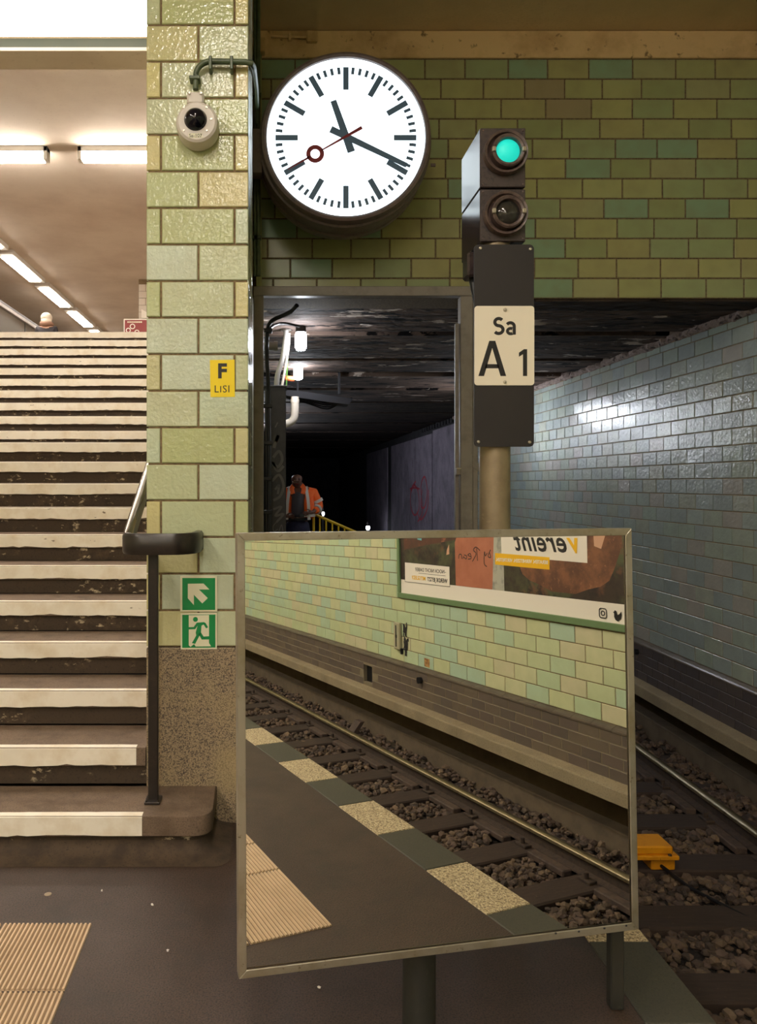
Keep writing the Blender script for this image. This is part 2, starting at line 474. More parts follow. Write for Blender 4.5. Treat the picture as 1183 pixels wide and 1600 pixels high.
def copy_tree(o, parent=None):
    c = o.copy()
    COL.objects.link(c)
    if parent is not None:
        c.parent = parent
    for ch in [x for x in bpy.data.objects if x.parent == o]:
        copy_tree(ch, c)
    return c


def text(s, size, m, parent, origin, xdir, ydir, name='lettering', align='CENTER', bold=0.0, shear=0.0, depth=0.0006, spacing=1.0):
    """Lettering as a mesh; origin is the middle of the baseline (or its start), xdir the reading direction."""
    cu = bpy.data.curves.new(name, 'FONT')
    cu.body = s
    cu.size = size
    cu.align_x = align
    cu.extrude = depth
    cu.offset = bold
    cu.shear = shear
    cu.space_character = spacing
    cu.resolution_u = 3
    tmp = bpy.data.objects.new('lettering_curve', cu)
    COL.objects.link(tmp)
    bpy.context.view_layer.update()
    me = bpy.data.meshes.new_from_object(tmp.evaluated_get(bpy.context.evaluated_depsgraph_get()))
    bpy.data.objects.remove(tmp)
    bpy.data.curves.remove(cu)
    x, y = Vector(xdir).normalized(), Vector(ydir).normalized()
    z = x.cross(y)
    me.transform(Matrix((x, y, z)).transposed().to_4x4())
    me.materials.clear()
    me.name = name
    return link(name, me, m, parent, Vector(origin))


def skin(name, verts, edges, radii, m, parent, sub=1, root=0):
    me = bpy.data.meshes.new(name)
    o = wloc(parent)
    me.from_pydata([Vector(v) - o for v in verts], edges, [])
    ob = bpy.data.objects.new(name, me)
    COL.objects.link(ob)
    md = ob.modifiers.new('skin', 'SKIN')
    md.use_smooth_shade = True
    for i, r in enumerate(radii):
        sv = me.skin_vertices[0].data[i]
        sv.radius = r if hasattr(r, '__len__') else (r, r)
        sv.use_root = (i == root)
    if sub:
        sd = ob.modifiers.new('sub', 'SUBSURF')
        sd.levels = sd.render_levels = sub
    bpy.context.view_layer.update()
    me2 = bpy.data.meshes.new_from_object(ob.evaluated_get(bpy.context.evaluated_depsgraph_get()))
    bpy.data.objects.remove(ob)
    me2.materials.clear()
    me2.name = name
    return link(name, me2, m, parent, o, smooth=True, angle=180)


# ---------------------------------------------------------------- tiles
TILE_T, JOINT_DEPTH, JOINT = 0.012, 0.005, 0.0075
_tile_cache = {}


def tile_verts(w, h, t=TILE_T, c=0.0035):
    a, b = w / 2, h / 2
    v = [(-a, 0, -b), (a, 0, -b), (a, 0, b), (-a, 0, b)]
    v += [(-a, -t + c, -b), (a, -t + c, -b), (a, -t + c, b), (-a, -t + c, b)]
    v += [(-a + c, -t, -b + c), (a - c, -t, -b + c), (a - c, -t, b - c), (-a + c, -t, b - c)]
    f = [(8, 9, 10, 11)]
    for i in range(4):
        j = (i + 1) % 4
        f += [(i, j, 4 + j, 4 + i), (4 + i, 4 + j, 8 + j, 8 + i)]
    return v, f


def tile_mesh(w, h, m):
    k = (round(w, 4), round(h, 4), m.name)
    if k not in _tile_cache:
        me = bpy.data.meshes.new('tile')
        v, f = tile_verts(w, h)
        me.from_pydata(v, [], f)
        me.materials.append(m)
        _tile_cache[k] = me
    return _tile_cache[k]


def lay_tiles(parent, tiles, m, rotz, limit=300, key=None, name='tile', wob=0.25, seed=1):
    """tiles: (centre x, y, z, width, height), the centre lying on the wall plane behind the tile."""
    rng = random.Random(seed)
    if key is not None:
        tiles = sorted(tiles, key=key)
    po = wloc(parent)
    for (x, y, z, w, h) in tiles[:limit]:
        ob = bpy.data.objects.new(name, tile_mesh(w, h, m))
        COL.objects.link(ob)
        ob.parent = parent
        ob.location = Vector((x, y, z)) - po
        ob.rotation_euler = (R(rng.uniform(-wob, wob)), 0, rotz + R(rng.uniform(-wob, wob)))
    rest = tiles[limit:]
    if rest:
        V, Fc = [], []
        for (x, y, z, w, h) in rest:
            v, f = tile_verts(w, h)
            mt = Matrix.Translation((x, y, z)) @ Matrix.Rotation(rotz + R(rng.uniform(-wob, wob)), 4, 'Z') @ Matrix.Rotation(R(rng.uniform(-wob, wob)), 4, 'X')
            b = len(V)
            V += [mt @ Vector(p) - po for p in v]
            Fc += [tuple(i + b for i in q) for q in f]
        me = bpy.data.meshes.new('tile_field')
        me.from_pydata(V, [], Fc)
        ob = link('tile_field', me, m, parent, po)
        ob['kind'] = 'stuff'


def bond(a0, a1, z0, rows, pitch_w, pitch_h, shift=0.0, cut=0.07, jit=0.0, seed=0, JOINT=JOINT):
    """Running bond: (start, end, bottom, top) of each tile, joints already taken off."""
    rng = random.Random(seed)
    out = []
    for k in range(rows):
        s = a0 + ((shift + (pitch_w / 2 if k % 2 else 0)) % pitch_w) - pitch_w
        zb = z0 + k * pitch_h
        while s < a1 - 0.02:
            e = s + pitch_w + rng.uniform(-jit, jit)
            p, q = max(s, a0), min(e, a1)
            if q - p > cut * 0.4:
                out.append((p + JOINT / 2, q - JOINT / 2, zb + JOINT / 2, zb + pitch_h - JOINT / 2))
            s = e
    return out

# ================================================================ STRUCTURE
STEP0, RISE, GOING = 3.10, 0.168, 0.3175
PIL_Y, PIL_X0, PIL_X1 = 3.42, -0.5586, -0.1055
HEAD_Y = 5.9
CEIL = 4.99
WALL_X = 3.89                      # face of the glazed tiles on the far side of the track
EDGE_I, EDGE_O = 1.043, 1.245      # inner and outer line of the platform edge slabs
HALL_Z = RISE * 21
HALL_CEIL = 6.2


def shell(name, m, boxes, label, cat, parent=None):
    b = MB()
    for q in boxes:
        b.box(*q)
    o = b.build(name, m, parent)
    if parent is None:
        tag(o, label, cat, kind='structure')
    return o


# platform floor with edge slabs and tactile tiles
floor = shell('floor', M['asphalt'], [(-6, EDGE_I, -14, HEAD_Y + 0.1, -0.2, 0.0), (EDGE_I - 0.01, 1.62, 5.0, HEAD_Y + 0.1, -1.3, 0.0)],
              'dark grey asphalt platform floor beside the track', 'floor')
y = 0.195 - 0.78 * 17
i = 0
while y < 4.9:
    for m, y0, y1 in ((M['slab_light'], y, y + 0.388), (M['slab_dark'], y + 0.39, y + 0.778)):
        MB().box(EDGE_I + 0.002, EDGE_O, y0 + 0.001, y1 - 0.001, -0.12, 0.002, 0.003).build('edge_slab', m, floor)
    y += 0.78


def tactile(x1, y1, length):
    pitch, n = 0.0152, 20
    sec = []
    for k in range(n):
        for t, h in ((0.0, 0.0), (0.16, 0.005), (0.56, 0.005), (0.72, 0.0)):
            sec.append((x1 - (k + t) * pitch, 0.0015 + h))
    sec.append((x1 - n * pitch, 0.0015))
    pts = [(p[0], y1, p[1]) for p in sec] + [(x1 - n * pitch, y1, -0.02), (x1, y1, -0.02)]
    b = MB()
    b.prism(pts, (0, -length, 0))
    o = b.build('tactile_tile', M['tactile'], floor)
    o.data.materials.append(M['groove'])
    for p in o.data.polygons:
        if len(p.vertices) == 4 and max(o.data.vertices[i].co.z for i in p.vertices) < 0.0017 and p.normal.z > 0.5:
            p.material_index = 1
    return o


for cx in range(4):
    for k in range(8):
        tactile(-0.617 - cx * 0.31, 2.63 - k * 0.354, 0.344)
ys = [1.215, 0.728, 0.448] + [0.448 - 0.354 * k for k in range(1, 26)]
for cx in range(2):
    for a, b_ in zip(ys, ys[1:]):
        tactile(0.50 - cx * 0.31, a, a - b_ - 0.010)

# vertical side of the platform towards the track
shell('wall_platform', M['concrete_low'], [(0.9, 1.16, -14, 5.0, -1.3, -0.12)], 'dark concrete side of the platform below the edge slabs', 'wall')

# wall on the far side of the track: station part (seen in the mirror) and tunnel part (seen directly)


def track_wall(name, y0, y1, ztop, m, label, key, seed, niche=None):
    w = shell(name, M['grout'], [(WALL_X + JOINT_DEPTH, WALL_X + 0.35, y0, y1, -0.14, ztop)], label, 'wall')
    rows = int((ztop - 0.02 + 0.13) / 0.1405)
    tl = []
    for (s, e, zb, zt) in bond(y0, y1, -0.13, rows, 0.285, 0.1405, (-1.49 - y0) % 0.285, jit=0.004, seed=seed):
        tl.append((WALL_X + TILE_T, (s + e) / 2, (zb + zt) / 2, e - s, zt - zb))
    ztip = ztop - 0.012
    if name == 'wall_tunnel':
        for (s, e, zb, zt) in bond(y0, y1, -0.13 + rows * 0.1405, 1, 0.285, 0.1405, 0.1, jit=0.004, seed=seed + 5):
            tl.append((WALL_X + TILE_T, (s + e) / 2, (zb + ztip) / 2, e - s, ztip - zb))
    lay_tiles(w, tl, m, R(-90), 300, key, seed=seed, wob=0.25 if name == 'wall_right' else 0.9)
    # dado: dark glazed tiles under a rounded cap, standing proud of the wall
    dx = 3.84
    segs = [(y0, y1)] if niche is None else [(y0, niche[0]), (niche[1], y1)]
    b = MB()
    for p, q in segs:
        b.box(dx + 0.003, WALL_X + 0.02, p, q, -0.56, -0.165)
    if niche:
        b.box(dx + 0.003, WALL_X + 0.02, niche[0], niche[1], -0.285, -0.165)
        b.box(dx + 0.003, WALL_X + 0.02, niche[0], niche[1], -0.56, -0.49)
    b.build('dado_core', M['dado_grout' if niche else 'dado_grout_dark'], w)
    if niche:
        MB().box(WALL_X, WALL_X + 0.01, niche[0], niche[1], -0.5, -0.27).build('niche_back', M['cable'], w)
    dl = []
    for (s, e, zb, zt) in bond(y0, y1, -0.532, 4, 0.212, 0.0915, 0.05, jit=0.003, seed=seed + 1):
        yc, zc = (s + e) / 2, (zb + zt) / 2
        if niche and niche[0] - 0.06 < yc < niche[1] + 0.06 and -0.5 < zc < -0.27:
            continue
        dl.append((dx + TILE_T, yc, zc, e - s, zt - zb))
    lay_tiles(w, dl, M['dado_tile' if niche else 'dado_tile_dark'], R(-90), 300, key, seed=seed + 2)
    c = MB()
    sec = [(WALL_X + 0.03, -0.13), (WALL_X - 0.012, -0.13), (dx + 0.004, -0.145), (dx - 0.008, -0.156), (dx - 0.01, -0.168), (WALL_X + 0.03, -0.168)]
    yy = y0
    while yy < y1 - 0.01:
        q = min(yy + 0.21, y1)
        b = MB()
        b.prism([(p[0], yy + 0.0015, p[1]) for p in sec], (0, q - yy - 0.003, 0))
        if yy > y1 - 2.2 or abs(yy + 3) < 3 or (name == 'wall_tunnel' and yy < 10):
            b.build('cap_tile', M['cap'], w)
        else:
            bmesh.ops.recalc_face_normals(b.bm, faces=b.bm.faces[:])
            me = bpy.data.meshes.new('cap_piece')
            b.bm.to_mesh(me)
            b.bm.free()
            c.bm.from_mesh(me)
            bpy.data.meshes.remove(me)
        yy = q
    ob = c.build('cap_field', M['cap'], w)
    ob['kind'] = 'stuff'
    # ledge over the cable recess, in long cast lengths
    yy = y0
    while yy < y1 - 0.01:
        q = min(yy + 2.85, y1)
        b = MB()
        sec = [(WALL_X + 0.05, -0.522), (3.86, -0.524), (3.76, -0.542), (3.742, -0.548), (3.738, -0.558), (3.738, -0.652), (3.75, -0.66), (WALL_X + 0.05, -0.66)]
        b.prism([(p[0], yy + 0.002, p[1]) for p in sec], (0, q - yy - 0.004, 0))
        b.build('ledge_length', M['concrete_ledge'], w)
        yy = q
    MB().box(4.13, 4.35, y0, y1, -1.35, -0.6).build('recess_back', M['concrete_low'], w)
    MB().box(3.985, 4.14, y0, y1, -1.35, -0.97, 0.01).build('footing', M['concrete_low'], w)
    MB().box(WALL_X + 0.04, 4.35, y0, y1, -0.66, -0.5).build('recess_top', M['concrete_low'], w)
    return w


def station_key(t):
    y, z = t[1], t[2]
    vis = -9.3 < y < -0.4 and z < 1.4
    behind = -3.8 < y < -0.2 and z > 0.68
    return (0 if vis and not behind else 1, abs(y + 0.6))


wr = track_wall('wall_right', -14.0, HEAD_Y, CEIL, M['wall_tile'], 'pale green tiled station wall across the track, above a dark brown dado', station_key, 11, niche=(-4.63, -4.42))
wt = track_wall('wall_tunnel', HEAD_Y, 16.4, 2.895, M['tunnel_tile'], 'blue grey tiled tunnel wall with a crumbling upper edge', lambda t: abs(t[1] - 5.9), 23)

# crumbling mortar where the tunnel tiling meets the ceiling
rng = random.Random(3)
b = MB()
N = 150
top, bot = [], []
for k in range(N + 1):
    yy = HEAD_Y + 10.5 * k / N
    bot.append(b.bm.verts.new((WALL_X - 0.005 + rng.uniform(-0.02, 0.012), yy, 2.888 + rng.uniform(-0.016, 0.014))))
    top.append(b.bm.verts.new((WALL_X - 0.02 + rng.uniform(-0.03, 0.03), yy, 2.99)))
mid = [b.bm.verts.new((WALL_X - 0.03 + rng.uniform(-0.03, 0.02), HEAD_Y + 10.5 * k / N, 2.91 + rng.uniform(-0.015, 0.015))) for k in range(N + 1)]
bk = [b.bm.verts.new((WALL_X + 0.06, HEAD_Y + 10.5 * k / N, 2.868)) for k in range(N + 1)]
for k in range(N):
    b.bm.faces.new((bk[k], bk[k + 1], bot[k + 1], bot[k]))
    b.bm.faces.new((bot[k], bot[k + 1], mid[k + 1], mid[k]))
    b.bm.faces.new((mid[k], mid[k + 1], top[k + 1], top[k]))
b.build('mortar_edge', M['crumble'], wt)

# header wall over the tunnel mouth
hz0 = EYE + (CY - 466) * HEAD_Y / F
hz1 = EYE + (CY - 92) * HEAD_Y / F
wh = shell('wall_back', M['grout_dark'], [(-0.56, WALL_X + 0.3, HEAD_Y + TILE_T - JOINT_DEPTH - 0.002, HEAD_Y + 0.35, hz0, CEIL)],
           'olive green tiled header wall above the tunnel mouth', 'wall')
ph = (hz1 - hz0) / 12
hl = []
for (s, e, zb, zt) in bond(-0.12, WALL_X, hz0, 12, 0.318, ph, 0.12, jit=0.035, seed=5, JOINT=0.0115):
    hl.append(((s + e) / 2, HEAD_Y + TILE_T, (zb + zt) / 2, e - s, zt - zb))
lay_tiles(wh, hl, M['header_tile'], 0, 300, None, wob=0.3)
MB().box(-0.12, WALL_X, HEAD_Y - 0.012, HEAD_Y + 0.1, hz1 + 0.004, CEIL - 0.003, 0.006).build('plaster_band', M['band'], wh)
MB().box(1.5, WALL_X, HEAD_Y + 0.02, HEAD_Y + 0.34, hz0 - 0.02, hz0 - 0.001).build('soffit', M['tunnel_ceiling_dark'], wh)

# pillar at the foot of the stairs
pil_d = 0.72
gz = EYE + (CY - 1011) * PIL_Y / F
pillar = shell('pillar', M['grout'], [(PIL_X0 + 0.007, PIL_X1 - 0.007, PIL_Y + 0.007, PIL_Y + pil_d, gz, CEIL)],
               'tall pillar of large glossy green tiles on a speckled granite base', 'pillar')
MB().box(PIL_X0, PIL_X1 + 0.004, PIL_Y - 0.004, PIL_Y + pil_d, 0.0, gz - 0.003, 0.004).build('granite_base', M['granite'], pillar)
pp = 57.2 * PIL_Y / F


def pxx(px):
    return (px - CX) * PIL_Y / F


front, side_r, side_l = [], [], []
for k in range(27):
    zb, zt = gz + k * pp + 0.0045, min(gz + (k + 1) * pp - 0.0045, CEIL)
    if zt - zb < 0.02:
        break
    cuts = [229, 310, 388] if k % 2 == 0 else [229, 251.5, 366.5, 388]
    for a, c in zip(cuts, cuts[1:]):
        x0 = pxx(a) + (0.0045 if a != 229 else 0)
        x1 = pxx(c) - (0.0045 if c != 388 else 0)
        front.append(((x0 + x1) / 2, PIL_Y + TILE_T, (zb + zt) / 2, x1 - x0, zt - zb))
    yc = [0.0125, 0.33, 0.645, pil_d] if k % 2 else [0.0125, 0.17, 0.487, pil_d]
    for a, c in zip(yc, yc[1:]):
        t = (PIL_Y + (a + c) / 2, (zb + zt) / 2, c - a - 0.007, zt - zb)
        side_r.append((PIL_X1 - TILE_T, t[0], t[1], t[2], t[3]))
        side_l.append((PIL_X0 + TILE_T, t[0], t[1], t[2], t[3]))
lay_tiles(pillar, front, M['pillar_tile'], 0, wob=0.12, seed=2)
lay_tiles(pillar, side_r, M['pillar_tile'], R(90), wob=0.12, seed=3)
lay_tiles(pillar, side_l, M['pillar_tile'], R(-90), wob=0.12, seed=4)

# wall between the stairs and the tunnel, behind the pillar
shell('wall_stair', M['room'], [(PIL_X0 + 0.01, -0.2, PIL_Y + pil_d, 10.4, 0, HALL_CEIL), (-0.2, -0.15, PIL_Y + pil_d, HEAD_Y + 0.3, 0, CEIL)],
      'pale wall between the staircase and the tunnel mouth', 'wall')

# ceilings
shell('ceiling', M['ceiling_brown'], [(-6, WALL_X + 0.3, -14, 6.0, CEIL, CEIL + 0.2)], 'brown painted ceiling over the platform', 'ceiling')
shell('trim_1', M['lintel'], [(-12, PIL_X0, 6.0, 6.25, CEIL - 0.075, CEIL + 0.2)], 'grey green edge where the platform ceiling ends at the stairs', 'trim')
MB().box(-12, PIL_X0, 5.985, 6.26, CEIL - 0.105, CEIL - 0.076, 0.003).build('edge_strip', M['plaster'], bpy.data.objects['trim_1'])
shell('ceiling', M['plaster'], [(-13, 8, 6.25, 34, HALL_CEIL, HALL_CEIL + 0.2), (-13, PIL_X0, 6.2, 6.27, CEIL - 0.05, HALL_CEIL + 0.1)],
      'pale plaster ceiling of the upper hall above the stairs', 'ceiling')
# upper hall floor and walls
shell('floor', M['hall_floor'], [(-13, 8, 10.75, 34, HALL_Z - 0.3, HALL_Z)], 'floor of the upper hall at the head of the stairs', 'floor')
shell('wall_hall', M['hall_tile'], [(-13, 8, 33.8, 34.1, HALL_Z, HALL_CEIL), (8, 8.2, 10, 34, HALL_Z, HALL_CEIL), (-13.2, -13, 6, 34, 0, HALL_CEIL), (-0.2, 8, 10.3, 10.5, HALL_Z - .3, HALL_CEIL)],
      'pale walls round the upper hall', 'wall')
shell('wall_left', M['room'], [(-6.2, -6, -14, 6, -0.2, CEIL)], 'pale wall along the platform away from the track', 'wall')
shell('wall_front', M['room'], [(-6.2, WALL_X + 0.3, -14.3, -14, -1.4, CEIL)], 'pale wall closing the far platform end behind the viewer', 'wall')

# ---------------------------------------------------------------- staircase
stairs = thing('staircase', 'wide concrete staircase with white painted step edges climbing beside the pillar', 'stairs', (-2.5, STEP0, 0))
SX0 = -5.6


def nosing(x0, x1, yf, zt, parent, seed):
    """White paint on the edge of a step: a strip on the tread and the upper part of the face, ragged below."""
    rg = random.Random(seed)
    b = MB()
    n = max(20, int((x1 - x0) * 26))
    rows = [[], [], [], [], []]
    ph = [rg.uniform(0, 6) for _ in range(4)]
    for k in range(n + 1):
        x = x0 + (x1 - x0) * k / n
        low = zt - 0.078 + 0.0025 * math.sin(x * 7 + ph[0]) + rg.uniform(-0.003, 0.003) + (rg.uniform(0, 0.006) if rg.random() < 0.12 else 0)
        bk = yf + 0.036 + 0.002 * math.sin(x * 5 + ph[1]) + rg.uniform(-0.0015, 0.0015)
        for r, p in zip(rows, ((x, bk, zt + 0.0005), (x, bk - 0.001, zt + 0.002), (x, yf + 0.004, zt + 0.0022), (x, yf - 0.002, zt - 0.005), (x, yf - 0.0022, low))):
            r.append(b.bm.verts.new(p))
    for r0, r1 in zip(rows, rows[1:]):
        for k in range(n):
            b.bm.faces.new((r0[k], r0[k + 1], r1[k + 1], r1[k]))
    o = b.build('painted_nosing', M['nosing'], parent)
    return o


for i in range(1, 22):
    zt = RISE * i
    yf = STEP0 + GOING * (i - 1) if i <= 11 else 7.35 + GOING * (i - 12)
    yb = yf + GOING if i != 11 else 7.35
    if i == 21:
        yb = 10.8
    x1 = PIL_X0 - 0.004 if i > 1 else -0.245
    st = MB()
    if i == 1:
        # the lowest step runs past the pillar and turns a rounded corner
        def outline(off):
            r = 0.07
            pts = [(SX0, yf + off)]
            for k in range(9):
                a = -PI / 2 + (PI / 2) * k / 8
                pts.append((x1 - off - r + r * math.cos(a), yf + off + r + r * math.sin(a)))
            pts += [(x1 - off, PIL_Y - 0.004), (SX0, PIL_Y + 0.3)]
            pts[-1] = (SX0, PIL_Y - 0.004)
            return pts
        st.prism([(p[0], p[1], zt - 0.082) for p in outline(0)], (0, 0, 0.082))
        bmesh.ops.bevel(st.bm, geom=[e for e in st.bm.edges if abs(e.verts[0].co.z - e.verts[1].co.z) < 1e-4], offset=0.007, segments=2, affect='EDGES', profile=0.6)
        o = st.build('step', M['step_stone'], stairs, True, 40)
        MB().prism([(p[0], p[1], 0.0) for p in outline(0.022)], (0, 0, zt - 0.083)).build('riser', M['riser'], o)
        # cove between the asphalt and the lowest riser, following the rounded corner
        b = MB()
        rings = []
        for off, z in ((0.0215, 0.062), (0.017, 0.04), (0.004, 0.02), (-0.03, 0.007), (-0.075, 0.001)):
            rings.append([b.bm.verts.new((p[0], p[1], z)) for p in outline(off)[:-1]])
        for r0, r1 in zip(rings, rings[1:]):
            for k in range(len(r0) - 1):
                b.bm.faces.new((r0[k], r0[k + 1], r1[k + 1], r1[k]))
        b.build('cove', M['riser_plain'], o, True, 60)
        nosing(SX0, (222 - CX) * yf / F, yf, zt, o, i)
        continue
    pf = [(yf, zt), (yb, zt), (yb, zt - RISE), (yf + 0.024, zt - RISE), (yf + 0.024, zt - 0.084), (yf, zt - 0.08)]
    st.prism([(SX0 if i < 12 else -9, p[0], p[1]) for p in pf], (x1 - (SX0 if i < 12 else -9), 0, 0))
    o = st.build('step', M['step_stone'], stairs)
    MB().box(SX0 if i < 12 else -9, x1, yf + 0.0205, yf + 0.03, zt - RISE + 0.001, zt - 0.083).build('riser', M['riser'], o)
    nosing(SX0 if i < 12 else -9, x1 if i != 2 else (213 - CX) * yf / F, yf, zt, o, i)

# ---------------------------------------------------------------- tunnel
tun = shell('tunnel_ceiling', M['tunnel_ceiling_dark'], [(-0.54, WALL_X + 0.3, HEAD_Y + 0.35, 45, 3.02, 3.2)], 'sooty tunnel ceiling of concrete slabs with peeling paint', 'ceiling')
ys = [6.0, 7.25, 7.42, 8.8, 8.95, 9.85, 10.25, 11.5, 11.75, 13.4, 13.6, 15.4, 15.65, 18, 18.3, 21, 21.4, 25, 25.4, 30, 30.5, 38]
for k, (a, c) in enumerate(zip(ys, ys[1:])):
    dz = 0.0 if k % 2 == 0 else 0.05
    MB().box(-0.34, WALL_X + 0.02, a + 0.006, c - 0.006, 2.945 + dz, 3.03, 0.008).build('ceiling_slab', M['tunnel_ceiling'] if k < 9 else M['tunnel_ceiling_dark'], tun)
wc = shell('wall_concrete', M['tunnel_dark'], [(WALL_X + 0.03, WALL_X + 0.3, 16.4, 45, -1.4, 3.02)], 'grey concrete panel wall deep in the tunnel', 'wall')
for a, c in ((16.4, 18.62), (18.7, 20.9), (20.96, 22.7), (22.78, 25.1), (25.9, 31.6)):
    MB().box(WALL_X, WALL_X + 0.1, a + 0.02, c - 0.02, -1.2, 2.80 if a < 18 else 2.74, 0.012).build('wall_panel', M['concrete_tunnel'], wc)
yb = 16.5
while yb < 20:
    MB().box(WALL_X - 0.03, WALL_X + 0.08, yb, yb + 0.12, 2.83, 2.93).build('bracket', M['tunnel_dark'], wc)
    yb += 0.3
gr = MB()
PG = lambda px, py: Vector((WALL_X - 0.004, WALL_X * F / (px - CX), EYE + (CY - py) * WALL_X / (px - CX)))
for path in ([(650, 752), (643, 765), (642, 790), (648, 805), (655, 795), (654, 770), (648, 758), (643, 768)], [(660, 765), (658, 790), (664, 792), (668, 768), (664, 745), (658, 760), (660, 800), (653, 815)],
             [(652, 800), (658, 812), (668, 795), (670, 765)], [(641, 764), (648, 762), (656, 764)]):
    gr.stroke([PG(*p) for p in path], 0.05, (-1, 0, 0))
gr.build('red_graffiti', M['graffiti_red'], wc)
shell('wall_service', M['tunnel_dark'], [(-0.545, -0.35, 10.4, 45, -1.4, 3.02), (-0.545, 4.2, 44.8, 45, -1.4, 3.02), (-0.56, -0.16, HEAD_Y + 0.1, HEAD_Y + 0.36, -0.2, 3.02)], 'dark sooty service wall of the tunnel', 'wall')
shell('floor', M['asphalt'], [(-0.34, 1.5, HEAD_Y + 0.1, 12.6, -1.3, 0.0)], 'service walkway floor inside the tunnel', 'floor')

# ---------------------------------------------------------------- track
RZ = -0.988
track = thing('railway_track', 'rusty railway track with two steel rails on wooden sleepers in dark ballast', 'railway track', (2.75, 0, -1.2))
RAIL_SEC = [(-0.035, 0.0), (-0.037, -0.012), (-0.033, -0.036), (-0.009, -0.05), (-0.008, -0.115), (-0.06, -0.13), (-0.062, -0.14), (0.062, -0.14), (0.06, -0.13), (0.008, -0.115), (0.009, -0.05), (0.033, -0.036), (0.037, -0.012), (0.035, 0.0)]
for x in (1.995, 3.5):
    r_ = MB()
    r_.prism([(x + p[0], -16, RZ + p[1]) for p in [(-0.009, -0.05)] + RAIL_SEC[4:10] + [(0.009, -0.05)]], (0, 60, 0))
    rail = r_.build('rail', M['rail_rust'], track)
    h = MB()
    arc = [(0.036 * math.sin(a), -0.016 + 0.016 * math.cos(a)) for a in [R(-90 + 15 * q) for q in range(13)]]
    h.prism([(x + p[0], -16, RZ + p[1]) for p in [(-0.034, -0.036), *arc, (0.034, -0.036), (0.009, -0.05), (-0.009, -0.05)]], (0, 60, 0))
    h.build('rail_head', M['rail_steel'], rail, True, 50)
SLEEP = []
for k in range(-19, 25):
    yc = 4.03 + 0.665 * k
    SLEEP.append(yc)
    rg = random.Random(k)
    z = RZ - 0.142
    o = MB().box(1.42, 3.86, yc - 0.125 + rg.uniform(-.01, .01), yc + 0.125, z - 0.16, z, 0.012).build('sleeper', M['sleeper'], track)
    if -9 < yc < 14:
        for x in (1.995, 3.5):
            for s in (-1, 1):
                q = MB()
                q.box(x + s * 0.055, x + s * 0.125, yc - 0.06, yc + 0.06, z, z + 0.022, 0.004)
                q.lathe([(0.0, 0.05), (0.016, 0.05), (0.016, 0.0)], (x + s * 0.095, yc, z + 0.015), 'z', 8)
                q.build('rail_clip', M['rail_rust'], o)
        MB().box(3.325, 3.41, yc + 0.14, yc + 0.665 - 0.14, z - 0.02, z + 0.03, 0.008).build('guard_plank', M['pad'], track)

# ballast: stones near enough to pick apart are parts, the rest one field
bed = tag(MB().box(1.15, 4.0, -16, 44, -1.45, -1.185).build('ballast_bed', M['soil']), 'dark bed of brown ballast stones between the sleepers', 'ballast', kind='structure')
rg = random.Random(99)
protos = []
for k in range(8):
    bm = bmesh.new()
    bmesh.ops.create_icosphere(bm, subdivisions=1, radius=1.0)
    sx, sy, sz = rg.uniform(.8, 1.25), rg.uniform(.8, 1.2), rg.uniform(.6, .9)
    for v in bm.verts:
        f = rg.uniform(0.72, 1.12)
        v.co = Vector((v.co.x * sx * f, v.co.y * sy * f, v.co.z * sz * f))
    me = bpy.data.meshes.new('stone')
    bm.to_mesh(me)
    bm.free()
    me.materials.append(M['stone'])
    protos.append((me, np.array([v.co for v in me.vertices]), [tuple(p.vertices) for p in me.polygons]))
stones = []


def scatter(y0, y1, dens, smin, smax):
    n = int((y1 - y0) * 2.55 * dens)
    for _ in range(n):
        x, yy = rg.uniform(1.3, 3.97), rg.uniform(y0, y1)
        dn = min(abs(yy - s) for s in SLEEP)
        if dn < 0.135 and rg.random() < (0.96 if x < 3.6 else 0.6):
            continue
        if abs(x - 3.5) < 0.085 or abs(x - 1.995) < 0.085 or (3.31 < x < 3.42 and rg.random() < 0.85):
            continue
        s = rg.uniform(smin, smax)
        z = -1.185 + rg.uniform(-0.005, 0.035) + (0.035 * rg.random() if dn > 0.19 else 0) + (0.03 if x > 3.6 else 0)
        stones.append((x, yy, z, s))


scatter(-3.0, 0.6, 800, 0.018, 0.042)
scatter(-9.5, -3.0, 560, 0.022, 0.042)
scatter(3.2, 7.5, 800, 0.018, 0.042)
scatter(7.5, 13.0, 260, 0.03, 0.045)


def stone_key(s):
    x, y, z, r = s
    if y < 2:
        ok = -4 < y < 0.35 and x > 2.6
        d = 2.6 - y * 0.9 + abs(x - 2.9) * 0.3
    else:
        u = CX + x * F / y
        v = CY + (EYE - z) * F / y
        ok = 1000 < u < 1180 and 1150 < v < 1600
        d = y
    return -(r / d) if ok else 1.0


stones.sort(key=stone_key)
V, Fc = [], []
nb = 0
for k, (x, yy, z, s) in enumerate(stones):
    me, co, fs = protos[rg.randrange(8)]
    rot = Matrix.Rotation(rg.uniform(0, 6.28), 3, 'Z') @ Matrix.Rotation(rg.uniform(-0.6, 0.6), 3, 'X')
    if k < 300:
        ob = bpy.data.objects.new('stone', me)
        COL.objects.link(ob)
        ob.parent = bed
        ob.matrix_local = Matrix.Translation((x, yy, z)) @ rot.to_4x4() @ Matrix.Scale(s, 4)
    else:
        V.append(co @ (np.array(rot).T * s) + np.array((x, yy, z)))
        Fc += [(a + nb, b_ + nb, c + nb) for a, b_, c in fs]
        nb += len(co)
me = bpy.data.meshes.new('stone_field')
me.from_pydata(np.concatenate(V).tolist(), [], Fc)
link('stone_field', me, M['stone'], bed)['kind'] = 'stuff'

